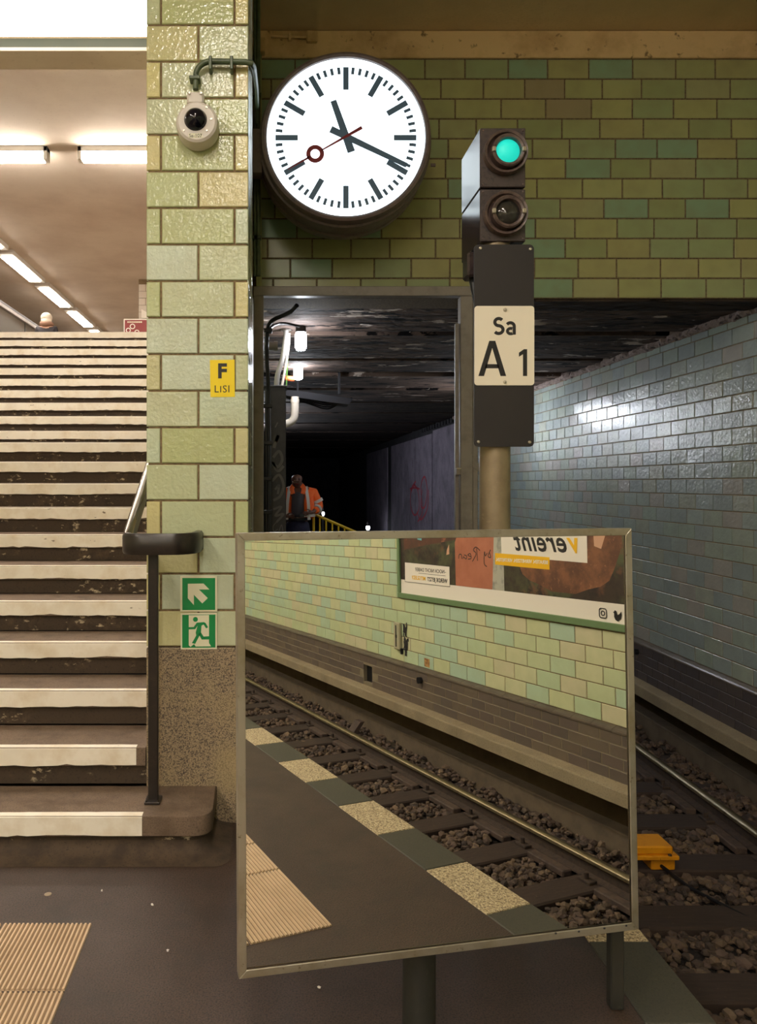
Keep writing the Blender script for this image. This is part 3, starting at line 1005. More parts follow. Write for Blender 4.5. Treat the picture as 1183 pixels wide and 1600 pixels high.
# ================================================================ LAMPS
def lamp_box(name, label, group, x0, x1, y0, y1, z0, z1, color, power, mlens, cat='ceiling light', caps=True):
    """Fluorescent fitting: flat housing over a glowing diffuser."""
    t = thing(name, label, cat, ((x0 + x1) / 2, (y0 + y1) / 2, z1), group)
    if caps:
        MB().box(x0, x1, y0, y1, z0 + (z1 - z0) * 0.62, z1, 0.004).build('housing', M['housing'], t)
    else:                                   # recessed lens under a wider tray
        MB().box(x0 - 0.04, x1 + 0.04, y0, y1, z0 + 0.03, z1, 0.004).build('housing', M['housing'], t)
    e = 0.06 if caps else 0.2
    lx, ly = (e, 0.008) if (x1 - x0) > (y1 - y0) else (0.008, e)
    MB().box(x0 + lx, x1 - lx, y0 + ly, y1 - ly, z0, z0 + ((z1 - z0) * 0.62 if caps else 0.03), 0.008).build('diffuser', mlens, t)
    for s in (0, 1) if caps else ():
        if (x1 - x0) > (y1 - y0):
            xx = x0 if s == 0 else x1 - e * 0.9
            MB().box(xx, xx + e * 0.9, y0, y1, z0 + 0.004, z1 - 0.003, 0.004).build('end_cap', M['housing'], t)
        else:
            yy = y0 if s == 0 else y1 - e * 0.9
            MB().box(x0, x1, yy, yy + e * 0.9, z0 + 0.004, z1 - 0.003, 0.004).build('end_cap', M['housing'], t)
    return t


lens_p = emit('platform_diffuser', WARM, PLATFORM_LAMP)
lens_h = emit('hall_diffuser', HALLC, HALL_LAMP)
lens_t = emit('trough_diffuser', HALLC, TROUGH_LAMP)
lens_c = emit('tunnel_globe', COOL, TUNNEL_LAMP)
lens_wall = emit('added_wall_globe', COOL, 480)
lens_far = emit('far_tunnel_globe', COOL, 30)
for k in range(7):
    yy = 0.4 - 2.3 * k
    for xx in (-0.36, -3.2):
        lamp_box('ceiling_light', 'long fluorescent ceiling light over the platform behind the viewer', 'platform ceiling lights', xx, xx + 0.22, yy - 0.78, yy + 0.78, CEIL - 0.16, CEIL, WARM, 0, lens_p)
lamp_box('ceiling_light', 'broad glowing ceiling light beside the top of the tiled pillar', None, -4.6, -0.80, 5.20, 5.82, CEIL - 0.10, CEIL, HALLC, 0, lens_t)
hl_spec = [(-5.2, -3.12, 'wide ceiling light across the stairs, ending before the gap between two'), (-2.70, -0.75, 'wide ceiling light across the stairs, running behind the tiled pillar')]
for x0, x1, lb in hl_spec:
    lamp_box('ceiling_light', lb, None, x0, x1, 10.65, 10.80, HALL_CEIL - 0.19, HALL_CEIL - 0.002, HALLC, 0, lens_h)
row = [(12.9, 'first of the upper hall ceiling lights in a receding row'), (15.35, 'second of the receding upper hall lights, above the pale haired person'), (17.85, 'third of the receding upper hall lights, in the middle of the row'),
       (20.35, 'fourth of the receding upper hall lights, short of the stair top'), (22.85, 'last upper hall light, cut off by the stair top')]
for y0, lb in row:
    lamp_box('ceiling_light', lb, 'upper hall lights in a row', -5.48, -5.22, y0, y0 + 2.2, HALL_CEIL - 0.13, HALL_CEIL - 0.002, HALLC, 0, lens_h, caps=False)
for x0, x1 in ((-4.9, -3.2), (-2.8, -1.1)):  # unseen pair added to brighten the ceiling above the stairs
    lamp_box('ceiling_light', 'added ceiling light over the lower stairs, unseen above the ceiling edge', 'added stair lights', x0, x1, 7.2, 7.35, HALL_CEIL - 0.19, HALL_CEIL - 0.002, HALLC, 0, lens_h)
for y0 in (13.5, 17.0, 20.5):
    lamp_box('ceiling_light', 'upper hall ceiling light behind the tiled pillar', 'hidden hall lights', 0.4, 0.62, y0, y0 + 2.2, HALL_CEIL - 0.13, HALL_CEIL - 0.002, HALLC, 0, lens_h)


def bulkhead(c, r, h, label, lens=lens_c, stem=0.06):
    t = thing('bulkhead_lamp', label, 'lamp', (c[0], c[1], c[2] + h / 2 + stem))
    MB().lathe([(0, stem), (r * 0.9, stem), (r * 0.95, 0.0), (0, 0.0)], (c[0], c[1], c[2] + h / 2), 'z', 16).build('socket', M['dark_metal'], t, True)
    MB().lathe([(0, 0.0), (r * 0.85, -0.004), (r, -h * 0.12), (r, -h * 0.8), (r * 0.75, -h * 0.95), (0, -h)], (c[0], c[1], c[2] + h / 2), 'z', 16).build('globe', lens, t, True)
    return t


bulkhead(at(470, 534, 7.0), 0.052, 0.17, 'glowing white tunnel lamp nearest the gate frame', stem=0.09)
bulkhead(at(466, 583, 9.4), 0.055, 0.17, 'second smaller tunnel lamp behind the first, under a dark stalk', stem=0.05)
bulkhead((3.05, 11.0, 2.50), 0.07, 0.2, 'tunnel lamp hidden behind the signal sign', stem=0.34)
for yy in (15.0, 19.0):  # two unseen lamps added to light the deep concrete wall
    t = bulkhead((-0.295, yy, 2.6), 0.05, 0.24, 'added tunnel lamp on the service wall, unseen beyond the cabinet', lens_wall, stem=0.06)
    t['group'] = 'added service wall lamps'
    MB().box(-0.35, -0.2, yy - 0.03, yy + 0.03, 2.77, 2.8).build('wall_arm', M['dark_metal'], t)
bulkhead(at(505, 803, 24), 0.035, 0.12, 'far tunnel lamp glimmering above the yellow railing', lens_far, 0.05)
bulkhead(at(575, 825, 26), 0.06, 0.13, 'far tunnel lamp glimmering beside the concrete wall', lens_far, 0.05)
for px, py, d, tp in ((505, 803, 24, 'tall'), (575, 825, 26, 'short')):
    p = at(px, py, d)
    tag(MB().tube([(p.x, d + 0.16, -1.2), (p.x, d + 0.16, p.z + 0.2)], 0.03, 8).build('lamp_post', M['dark_metal']), tp + ' dark post carrying a far tunnel lamp', 'post')

# ================================================================ CLOCK
cy0 = 5.2
CS = cy0 / 3.6
cc = at(541, 213, cy0)
clock = thing('station_clock', 'large round illuminated station clock in a dark housing', 'clock', (cc.x, cy0 + 0.2, cc.z))
MB().lathe([(r * CS, h * CS) for r, h in [(0.372, 0.012), (0.374, 0.0), (0.384, -0.006), (0.396, 0.0), (0.400, 0.012), (0.400, 0.05), (0.410, 0.054), (0.412, 0.066), (0.412, 0.10), (0.404, 0.106), (0.404, 0.18), (0.412, 0.186), (0.412, 0.225), (0.400, 0.232), (0.400, 0.27), (0.386, 0.286), (0.37, 0.28), (0.0, 0.278)]], (cc.x, cy0, cc.z), 'y', 96).build('housing', M['clock_body'], clock, True)
MB().lathe([(r * CS, h * CS) for r, h in [(0.0, 0.016), (0.365, 0.016), (0.374, 0.012)]], (cc.x, cy0, cc.z), 'y', 96).build('dial', M['clock_face'], clock)
RD = 0.362


def radial(b, ang, r0, r1, w, y, th=0.002, w1=None):
    """ang clockwise from twelve."""
    s, c = math.sin(R(ang)), math.cos(R(ang))
    w1 = (w if w1 is None else w1) * CS
    r0, r1, w = r0 * CS, r1 * CS, w * CS
    P = lambda r, t: Vector((cc.x + s * r + c * t, y, cc.z + c * r - s * t))
    b.prism([P(r0, -w / 2), P(r1, -w1 / 2), P(r1, w1 / 2), P(r0, w / 2)], (0, -th, 0))


for k in range(60):
    b = MB()
    if k % 5 == 0:
        radial(b, k * 6, 0.226, 0.332, 0.026, cy0 + 0.0155 * CS)
        b.build('hour_mark', M['clock_ink'], clock)
    else:
        radial(b, k * 6, 0.300, 0.332, 0.014, cy0 + 0.0155 * CS)
        b.build('minute_mark', M['clock_ink'], clock)
b = MB(); radial(b, -19.5, -0.075, 0.18, 0.036, cy0 + 0.009, 0.003, 0.028); b.build('hour_hand', M['clock_ink'], clock)
b = MB(); radial(b, 115.5, -0.08, 0.315, 0.032, cy0 + 0.004, 0.003, 0.022); b.build('minute_hand', M['clock_ink'], clock)
b = MB()
radial(b, 240.5, -0.085, 0.135, 0.016, cy0 + 0.0005, 0.002, 0.006)
radial(b, 240.5, 0.196, 0.315, 0.010, cy0 + 0.0005, 0.002, 0.003)
s_, c_ = math.sin(R(240.5)), math.cos(R(240.5))
ring = [Vector((cc.x + (s_ * 0.167 + 0.032 * math.cos(2 * PI * k / 28)) * CS, cy0 - 0.0005, cc.z + (c_ * 0.167 + 0.032 * math.sin(2 * PI * k / 28)) * CS)) for k in range(28)]
b.sweep(ring, [(-0.0145, -0.001), (0.0145, -0.001), (0.0145, 0.001), (-0.0145, 0.001)], closed=True, up=(0, 1, 0))
b.build('second_hand', M['clock_red'], clock)
MB().box(-0.149, cc.x - 0.395 * CS, cy0 + 0.08, cy0 + 0.2, at(0, 262, cy0).z, at(0, 192, cy0).z, 0.004).build('wall_bracket', M['clock_body'], clock)
p = at(677, 258, cy0 + 0.1)
MB().lathe([(0, 0.0), (0.012, 0.0), (0.012, 0.03), (0.007, 0.032), (0, 0.034)], (p.x - 0.016, p.y, p.z), 'x', 10).build('latch', M['clock_body'], clock)

# ================================================================ DOME CAMERA AND CONDUIT ON THE PILLAR
dc = at(307.5, 190, 3.33)
dcam = thing('dome_camera', 'white dome surveillance camera with a dark glass eye on the pillar', 'camera', (dc.x, PIL_Y, dc.z))
MB().lathe([(0.0, -0.002), (0.078, -0.002), (0.088, 0.006), (0.092, 0.02), (0.092, 0.085), (0.088, 0.09), (0, 0.09)], (dc.x, 3.329, dc.z), 'y', 40).build('base_ring', M['white_plastic'], dcam, True)
MB().lathe([(0.0, -0.045), (0.02, -0.042), (0.036, -0.03), (0.047, -0.01), (0.05, 0.0), (0.052, 0.002)], (dc.x - 0.005, 3.328, dc.z + 0.008), 'y', 32).build('dome', M['dome'], dcam, True)
b = MB()
a0 = at(305, 150, 3.33)
b.box(a0.x - 0.037, a0.x + 0.037, 3.335, 3.42, a0.z - 0.03, a0.z + 0.024, 0.008)
b.build('cable_gland', M['white_plastic'], dcam)
for px, py in ((287, 168), (323, 168), (287, 204), (323, 204), (330, 186), (296, 145), (314, 145)):
    q = at(px, py, 3.327)
    MB().lathe([(0, -0.003), (0.005, -0.003), (0.006, 0.003)], q, 'y', 10).build('screw', M['screw'], dcam)
q = at(305.5, 212, 3.3265)
MB().box(q.x - 0.03, q.x + 0.03, 3.3255, 3.328, q.z - 0.009, q.z + 0.010).build('name_tape', M['sign_white'], dcam)
text('Sa-107', 0.021, M['ink'], dcam, (q.x, 3.325, q.z - 0.007), (1, 0, 0), (0, 0, 1))

cond = thing('cable_conduit', 'green painted cable conduit running from the dome camera to the clock', 'conduit', (at(340, 96, 3.39).x, 3.40, at(340, 96, 3.39).z))
P3 = [at(306, 140, 3.385), at(306, 122, 3.385)]
for k in range(7):
    a = PI - (PI / 2) * k / 6
    P3.append(at(330 + 24 * math.cos(a), 118 - 22 * math.sin(a), 3.385))
P3 += [at(384, 97, 3.385), at(393, 99, 3.385), at(396, 104, 3.43), at(397, 108, 3.8), at(398.5, 118, 4.2), at(401, 140, 4.8), at(402, 170, 5.22), at(402.5, 192, 5.28)]
MB().tube(P3, 0.0125, 12).build('tube', M['conduit'], cond, True)
for px in (329, 362):
    q = at(px, 96, 3.385)
    MB().box(q.x - 0.007, q.x + 0.007, 3.368, PIL_Y - 0.001, q.z - 0.042, q.z + 0.018, 0.003).build('clamp', M['conduit'], cond)
q = at(306, 123, 3.385)
MB().box(q.x - 0.028, q.x + 0.020, 3.368, PIL_Y - 0.001, q.z - 0.008, q.z + 0.008, 0.003).build('clamp', M['conduit'], cond)

# ================================================================ STICKER AND ESCAPE SIGNS
yS = PIL_Y - 0.0015


def pf_(px, py, y=yS):
    return at(px, py, y)


st = thing('yellow_sticker', 'yellow paper sticker with black lettering on the green pillar', 'sticker', at(347, 591, yS))
MB().prism([pf_(328, 562.5), pf_(366.5, 562), pf_(367, 620), pf_(329, 620.5)], (0, 0.0014, 0)).build('sheet', M['yellow'], st)
text('F', 0.088, M['ink'], st, pf_(347, 590, yS - 0.0005), (1, 0, 0), (0, 0, 1), bold=0.0035)
text('LISI', 0.045, M['ink'], st, pf_(347, 613, yS - 0.0005), (1, 0, 0), (0, 0, 1), spacing=1.1)
MB().prism([pf_(338, 602, yS - 0.0013), pf_(362, 597, yS - 0.0013), pf_(362, 601, yS - 0.0013), pf_(338, 604, yS - 0.0013)], (0, 0.0003, 0)).build('tear', M['yellow'], st)


def crop6(x, y, dy=0.0):
    return at(x / 2.667, 800 + y / 2.667, PIL_Y - 0.007 - dy)


s1 = thing('escape_sign', 'green escape sign with a white arrow pointing up the stairs', 'sign', crop6(828, 340))
MB().prism([crop6(751, 267), crop6(905, 267), crop6(905, 415), crop6(751, 415)], (0, 0.007, 0)).build('border', M['sign_white'], s1)
MB().prism([crop6(760, 275, .0006), crop6(897, 275, .0006), crop6(897, 408, .0006), crop6(760, 409, .0006)], (0, 0.0006, 0)).build('field', M['sign_green'], s1)
MB().prism([crop6(x, y, .0012) for x, y in ((783, 299), (848, 298), (873, 323), (829, 323), (866, 359), (843, 381), (808, 345), (808, 388), (783, 360))], (0, 0.0006, 0)).build('arrow', M['sign_white'], s1)

CQ = lambda x, y, dy=0.0: at(180 + x / 4.705, 720 + y / 4.705, PIL_Y - 0.007 - dy)
s2 = thing('escape_sign', 'green escape sign with a running figure in a doorway', 'sign', CQ(613, 1250))
MB().prism([CQ(482, 1121), CQ(748, 1118), CQ(748, 1384), CQ(482, 1387)], (0, 0.007, 0)).build('border', M['sign_white'], s2)
MB().prism([CQ(493, 1132, .0006), CQ(737, 1130, .0006), CQ(737, 1373, .0006), CQ(493, 1375, .0006)], (0, 0.0006, 0)).build('field', M['sign_green'], s2)
MB().prism([CQ(541, 1136, .0012), CQ(690, 1134, .0012), CQ(690, 1340, .0012), CQ(705, 1364, .0012), CQ(551, 1366, .0012), CQ(541, 1356, .0012)], (0, 0.0006, 0)).build('doorway', M['sign_white'], s2)
b = MB()
b.prism([CQ(590 + 18 * math.cos(k * PI / 10), 1166 + 18 * math.sin(k * PI / 10), .0018) for k in range(20)], (0, 0.0006, 0))
for poly in ([(600, 1190), (652, 1186), (664, 1196), (634, 1212), (630, 1262), (592, 1262), (606, 1212), (588, 1238), (541, 1240), (541, 1223), (577, 1222)], [(652, 1186), (664, 1192), (683, 1224), (669, 1232), (650, 1203), (634, 1212)],
             [(592, 1262), (630, 1262), (622, 1282), (588, 1346), (564, 1340), (596, 1284)], [(630, 1262), (650, 1292), (700, 1289), (719, 1312), (636, 1314), (612, 1272)], [(556, 1366), (580, 1348), (592, 1366)]):
    b.prism([CQ(x, y, .0018 if poly[0][0] != 652 else .0019) for x, y in poly], (0, 0.0006, 0))
b.build('running_figure', M['sign_green'], s2)

# ================================================================ HANDRAIL
hr = thing('stair_handrail', 'black handrail with a rounded end on a slim post at the pillar', 'handrail', (-0.5, 3.25, RISE))
zc = 1.257
path = [(-0.325, PIL_Y - 0.001, zc), (-0.325, 3.33, zc)]
for k in range(1, 9):
    a = (PI / 2) * k / 8
    path.append((-0.325 - 0.09 * (1 - math.cos(a)), 3.33 - 0.13 * math.sin(a), zc))
path += [(-0.47, 3.195, zc), (-0.54, 3.193, zc)]
for k in range(1, 9):
    a = (PI / 2) * k / 8
    path.append((-0.54 - 0.075 * math.sin(a), 3.193 + 0.075 * (1 - math.cos(a)), zc))
path.append((-0.617, 3.31, zc))
sec = [(-0.015, -0.042), (0.015, -0.042), (0.02, -0.03), (0.02, 0.034), (0.012, 0.046), (-0.012, 0.046), (-0.02, 0.034), (-0.02, -0.03)]
MB().sweep(path, sec).build('rail_end', M['black_rail'], hr, True, 50)
sl = RISE / GOING
MB().sweep([(-0.617, 3.27, zc + 0.02), (-0.617, 3.30, zc + 0.045), (-0.617, 6.3, zc + 0.045 + 3.0 * sl), (-0.617, 7.2, zc + 0.045 + 3.0 * sl)], [(0.021 * math.cos(2 * PI * k / 12), 0.021 * math.sin(2 * PI * k / 12)) for k in range(12)]).build('sloping_tube', M['steel'], hr, True)
MB().sweep([(-0.612, 3.30, zc - 0.002), (-0.612, 6.3, zc - 0.002 + 3.0 * sl)], [(-0.01, -0.025), (0.01, -0.025), (0.01, 0.026), (-0.01, 0.026)]).build('under_bar', M['black_rail'], hr)
for yy in (3.9, 5.1, 6.2):
    MB().tube([(-0.612, yy, zc + (yy - 3.3) * sl - 0.01), (-0.612, yy, zc + (yy - 3.3) * sl - 0.06), (PIL_X0 + 0.008, yy, zc + (yy - 3.3) * sl - 0.07)], 0.009, 8).build('wall_bracket', M['black_rail'], hr)
MB().box(-0.522, -0.480, 3.232, 3.258, RISE + 0.008, zc - 0.03, 0.003).build('post', M['black_rail'], hr)
MB().box(-0.534, -0.468, 3.205, 3.285, RISE + 0.0005, RISE + 0.012, 0.003).build('base_plate', M['black_rail'], hr)
for sx in (-0.526, -0.476):
    MB().lathe([(0, 0.006), (0.004, 0.005), (0.005, 0)], (sx, 3.215, RISE + 0.012), 'z', 8).build('bolt', M['black_rail'], hr)

# ================================================================ GATE FRAME AT THE TUNNEL MOUTH
GY = 5.70
gx = lambda px: (px - CX) * GY / F
gzz = lambda py: EYE + (CY - py) * GY / F
gate = thing('gate_frame', 'grey steel gate frame across the tunnel walkway', 'gate', (0.6, GY, 0))
MB().box(gx(396), gx(412), GY, GY + 0.08, 0, gzz(462), 0.004).build('hinge_post', M['frame_grey'], gate)
MB().box(gx(396), gx(748), GY, GY + 0.08, gzz(462), gzz(447), 0.004).build('top_beam', M['frame_grey'], gate)
MB().box(gx(720), gx(739), GY, GY + 0.09, 0, gzz(462.5), 0.004).build('lock_post', M['frame_grey'], gate)
MB().box(gx(740), gx(748), GY + 0.02, GY + 0.08, 0, gzz(462.5), 0.003).build('side_flange', M['frame_grey'], gate)
MB().box(gx(713), gx(719), GY + 0.03, GY + 0.06, 0, gzz(504), 0.003).build('stop_bar', M['frame_grey'], gate)
o = MB().box(gx(713), gx(720), GY - 0.005, GY + 0.03, gzz(742), gzz(731), 0.003).build('lock_case', M['frame_grey'], gate)
MB().box(gx(713), gx(720), GY - 0.015, GY, gzz(733), gzz(731), 0.001).build('latch_edge', M['screw'], o)
b = MB()
b.prism([(gx(738), GY + 0.01, gzz(714)), (gx(752), GY + 0.01, gzz(727)), (gx(752), GY + 0.01, gzz(739)), (gx(738), GY + 0.01, gzz(728))], (0, 0.03, 0))
b.build('brace', M['frame_grey'], gate)

# conduits and junction boxes beside the header wall
for px, r, lb in ((398.5, 0.011, 'slim bright conduit running down beside the pillar to the gate frame'), (403.5, 0.016, 'thicker dull conduit running down beside the pillar behind the clock')):
    x = (px - CX) * 5.5 / F
    t = thing('wall_conduit', lb, 'conduit', (x, 5.5, 2.99))
    MB().tube([(x, 5.5, gzz(447) + 0.02), (x, 5.5, CEIL - 0.002)], r, 10).build('tube', M['conduit'], t, True)
    for py in (372, 240, 150):
        q = at(px, py, 5.5)
        MB().box(q.x - 0.03, q.x + 0.022, 5.47, 5.53, q.z - 0.012, q.z + 0.012, 0.003).build('clamp', M['conduit'], t)
q = at(405, 79, HEAD_Y)
jb = thing('junction_box', 'small cream junction box at the head of the conduits', 'junction box', (q.x, HEAD_Y, q.z))
MB().box(q.x - 0.045, q.x + 0.045, HEAD_Y - 0.08, HEAD_Y - 0.013, q.z - 0.05, q.z + 0.06, 0.006).build('box', M['band'], jb)
MB().box(q.x - 0.02, q.x + 0.02, HEAD_Y - 0.05, HEAD_Y - 0.013, hz0, q.z - 0.05, 0.004).build('duct', M['header_tile'], jb)
q = at(487, 62, HEAD_Y)
jb = thing('junction_box', 'small cream junction box on the plaster band above the clock', 'junction box', (q.x, HEAD_Y, q.z))
MB().box(q.x - 0.042, q.x + 0.042, HEAD_Y - 0.06, HEAD_Y - 0.012, q.z - 0.04, q.z + 0.04, 0.008).build('box', M['band'], jb)
MB().tube([(q.x - 0.04, HEAD_Y - 0.03, q.z), (q.x - 0.14, HEAD_Y - 0.03, q.z + 0.004), (q.x - 0.31, HEAD_Y - 0.025, q.z + 0.01)], 0.009, 8).build('conduit', M['band'], jb)
MB().box(q.x - 0.18, q.x - 0.16, HEAD_Y - 0.045, HEAD_Y - 0.012, q.z - 0.025, q.z + 0.03, 0.003).build('clamp', M['band'], jb)

# ================================================================ SIGNAL
SY = 3.4
sx0, sx1 = at(750, 0, SY).x, at(821, 0, SY).x
zt_, zs_, zb_ = at(0, 200, SY).z, at(0, 294.5, SY).z, at(0, 378, SY).z
sig = thing('railway_signal', 'dark two lens railway signal on a zinc pole, green lens lit', 'signal', ((sx0 + sx1) / 2, 3.5, 0))
for nm, z0, z1, lens, cz, lname in (('upper_housing', zs_ + 0.003, zt_, M['green_lens'], at(0, 241, SY).z, 'green_lens'), ('lower_housing', zb_, zs_ - 0.003, M['dark_lens'], at(0, 336, SY).z, 'unlit_lens')):
    o = MB().box(sx0, sx1, SY, SY + 0.33, z0, z1, 0.004).build(nm, M['signal'], sig)
    MB().box(sx0 + 0.001, sx1 - 0.001, SY - 0.004, SY, z0 + 0.002, z1 - 0.002, 0.002).build('front_plate', M['signal_front'], o)
    cx_ = at(788, 0, SY).x
    MB().lathe([(0.062, -0.004), (0.075, -0.010), (0.084, -0.03), (0.094, -0.034), (0.097, -0.026), (0.097, 0.0)], (cx_, SY - 0.003, cz), 'y', 40).build('outer_ring', M['signal_ring'], o, True)
    MB().lathe([(0.052, -0.03), (0.056, -0.046), (0.066, -0.050), (0.072, -0.044), (0.072, 0.0)], (cx_ + 0.006, SY - 0.003, cz), 'y', 40).build('inner_ring', M['signal_ring'], o, True)
    MB().lathe([(0, -0.05), (0.02, -0.048), (0.04, -0.04), (0.053, -0.028)], (cx_ + 0.006, SY - 0.003, cz), 'y', 32).build(lname, lens, o, True)
    for s in (-1, 1):
        MB().box(cx_ + 0.006 + s * 0.066 - 0.009, cx_ + 0.006 + s * 0.066 + 0.009, SY - 0.06, SY - 0.045, cz - 0.011, cz + 0.011, 0.003).build('lens_clip', M['screw'], o)
    for s in (0.012, 0.189):
        for zz in (z0 + 0.013, z1 - 0.013):
            MB().lathe([(0, -0.004), (0.004, -0.003), (0.005, 0.001)], (sx0 + s, SY - 0.004, zz), 'y', 8).build('screw', M['signal_ring'], o)
PYP = 3.385
bp0, bp1 = at(741, 382, PYP), at(834.5, 698, PYP)


def rounded(x0, x1, z0, z1, r, y, n=5):
    pts = []
    for cx_, cz_, a0 in ((x1 - r, z1 - r, 0), (x0 + r, z1 - r, PI / 2), (x0 + r, z0 + r, PI), (x1 - r, z0 + r, 1.5 * PI)):
        for k in range(n + 1):
            a = a0 + (PI / 2) * k / n
            pts.append((cx_ + r * math.cos(a), y, cz_ + r * math.sin(a)))
    return pts


bpl = MB().prism(rounded(bp0.x, bp1.x, bp1.z, bp0.z, 0.02, PYP), (0, 0.008, 0)).build('back_plate', M['plate'], sig)
for px, py in ((750.5, 388), (828.5, 389.5), (747.5, 690.5), (827.5, 691)):
    MB().lathe([(0, -0.007), (0.006, -0.006), (0.0075, 0.0)], at(px, py, PYP), 'y', 12).build('bolt', M['screw'], bpl)
SGY = PYP - 0.004
s0, s1_ = at(741.5, 478, SGY), at(835, 602, SGY)
sgn = MB().prism(rounded(s0.x, s1_.x, s1_.z, s0.z, 0.014, SGY), (0, 0.004, 0)).build('number_sign', M['cream'], sig)
ky = SGY - 0.0008
b = MB()


def letter(pts, w):
    n = len(pts)
    b.sweep([at(p[0], p[1], ky) for p in pts], [(-w / 2 * ky / F, -0.0004), (w / 2 * ky / F, -0.0004), (w / 2 * ky / F, 0.0004), (-w / 2 * ky / F, 0.0004)], up=(0, -1, 0))


def arc(cx_, cy_, rx, ry, a0, a1, n=12):
    return [(cx_ + rx * math.cos(R(a0 + (a1 - a0) * k / n)), cy_ - ry * math.sin(R(a0 + (a1 - a0) * k / n))) for k in range(n + 1)]


letter(arc(779.5, 503.3, 6.2, 5.6, 35, 250) + arc(779.2, 515.0, 6.9, 6.1, 75, -145), 5.0)
letter(arc(797.6, 509.5, 6.0, 5.2, 150, 0, 8) + [(803.6, 522.8)], 4.9)
letter(arc(798.2, 517.3, 5.2, 4.2, 62, 300, 14), 4.6)
b.build('lettering', M['ink'], sgn)
b = MB()
for poly in ([(747.6, 587.5), (764.6, 532.5), (774.0, 532.5), (791.0, 587.5), (782.2, 587.5), (769.3, 543.5), (756.4, 587.5)], [(757.5, 575.5), (759.6, 569.0), (779.0, 569.0), (781.1, 575.5)]):
    b.prism([at(x, y, ky) for x, y in poly], (0, 0.0006, 0))
b.build('lettering', M['ink'], sgn)
MB().prism([at(x, y, ky) for x, y in ((817.3, 587.5), (817.3, 553.5), (811, 557.5), (811, 551), (818.8, 545.5), (823.8, 545.5), (823.8, 587.5))], (0, 0.0006, 0)).build('lettering', M['ink'], sgn)
for px, py in ((789, 484), (789, 597)):
    MB().lathe([(0, -0.009), (0.006, -0.008), (0.008, 0.0)], at(px, py, SGY), 'y', 12).build('bolt', M['screw'], sgn)
pxm = at(773, 0, 3.47).x
MB().tube([(pxm, 3.47, 0.0), (pxm, 3.47, zb_ + 0.02)], 0.068, 28).build('pole', M['pole'], sig, True)
MB().lathe([(0.13, 0.0), (0.13, 0.018), (0.07, 0.02), (0.07, 0.0)], (pxm, 3.47, 0.0), 'z', 24).build('pole_flange', M['pole'], sig)
for zz in (zb_ - 0.05, 1.78):
    MB().box(sx0 + 0.02, sx1 - 0.02, PYP + 0.008, 3.56, zz - 0.025, zz + 0.025, 0.004).build('plate_clamp', M['signal'], sig)
MB().box(at(724, 0, 3.6).x, at(744, 0, 3.6).x, 3.52, 3.62, zb_ - 0.12, zb_ - 0.005, 0.01).build('cable_entry', M['signal'], sig)
MB().tube([at(737, 398, 3.57), at(738, 440, 3.57), at(746, 480, 3.54)], 0.014, 10).build('cable', M['cable'], sig, True)

# ================================================================ MIRROR
a_, b_, D_ = R(11.05), R(1.6), 1.8924
mn = Vector((math.sin(a_) * math.cos(b_), -math.cos(a_) * math.cos(b_), math.sin(b_)))   # towards the viewer
mu = Vector((math.cos(a_), math.sin(a_), 0))
mv = mn.cross(mu)
if mv.z < 0:
    mv = -mv


def on_plane(px, py):
    r = Vector(((px - CX) / F, 1, -(py - CY) / F))
    return r * (-D_ / mn.dot(r)) + Vector((0, 0, EYE))


C4 = [on_plane(*q) for q in ((370, 833), (985, 825), (998, 1451), (373, 1529))]
mc = sum(C4, Vector()) / 4
HW = ((C4[1] - C4[0]).dot(mu) + (C4[2] - C4[3]).dot(mu)) / 4
HH = ((C4[0] - C4[3]).dot(mv) + (C4[1] - C4[2]).dot(mv)) / 4
mir = thing('platform_mirror', 'square platform mirror in a worn aluminium frame on a post', 'mirror', (mc.x, mc.y, 0))
LP = lambda u, v, w=0.0: mc + mu * u + mv * v + mn * w
FW = 0.0195
for nm, quad in (('top_frame', [(-HW, HH), (HW, HH), (HW - FW, HH - FW), (-HW + FW, HH - FW)]), ('bottom_frame', [(-HW, -HH), (HW, -HH), (HW - FW, -HH + FW), (-HW + FW, -HH + FW)]),
                 ('side_frame', [(-HW, HH), (-HW, -HH), (-HW + FW, -HH + FW), (-HW + FW, HH - FW)]), ('side_frame', [(HW, HH), (HW, -HH), (HW - FW, -HH + FW), (HW - FW, HH - FW)])):
    k = 0.9995
    cxq, cyq = sum(q[0] for q in quad) / 4, sum(q[1] for q in quad) / 4
    b = MB()
    b.prism([LP(cxq + (q[0] - cxq) * k, cyq + (q[1] - cyq) * k, 0.004) for q in quad], -mn * 0.034)
    bmesh.ops.bevel(b.bm, geom=b.bm.edges[:], offset=0.0012, segments=1, affect='EDGES')
    b.build(nm, M['alu'], mir)
b = MB()
for q in ([(-HW + FW, -HH + FW), (HW - FW, -HH + FW), (HW - FW, -HH + FW + 0.004), (-HW + FW, -HH + FW + 0.004)], [(HW - FW - 0.004, -HH + FW + 0.004), (HW - FW, -HH + FW + 0.004), (HW - FW, HH - FW), (HW - FW - 0.004, HH - FW)]):
    b.prism([LP(p[0], p[1], 0.001) for p in q], -mn * 0.01)
b.build('glazing_lip', M['steel'], mir)
b = MB()
b.face([LP(-HW + FW * .6, -HH + FW * .6), LP(HW - FW * .6, -HH + FW * .6), LP(HW - FW * .6, HH - FW * .6), LP(-HW + FW * .6, HH - FW * .6)])
g = b.build('mirror_glass', M['mirror'], mir)
MB().prism([LP(-HW + 0.004, -HH + 0.004, -0.006), LP(HW - 0.004, -HH + 0.004, -0.006), LP(HW - 0.004, HH - 0.004, -0.006), LP(-HW + 0.004, HH - 0.004, -0.006)], -mn * 0.02).build('back_board', M['dark_metal'], mir)
px_ = at(655, 0, 2.10).x
MB().tube([(px_, 2.10, 0), (px_, 2.10, 1.25)], 0.045, 28).build('post', M['post'], mir, True)

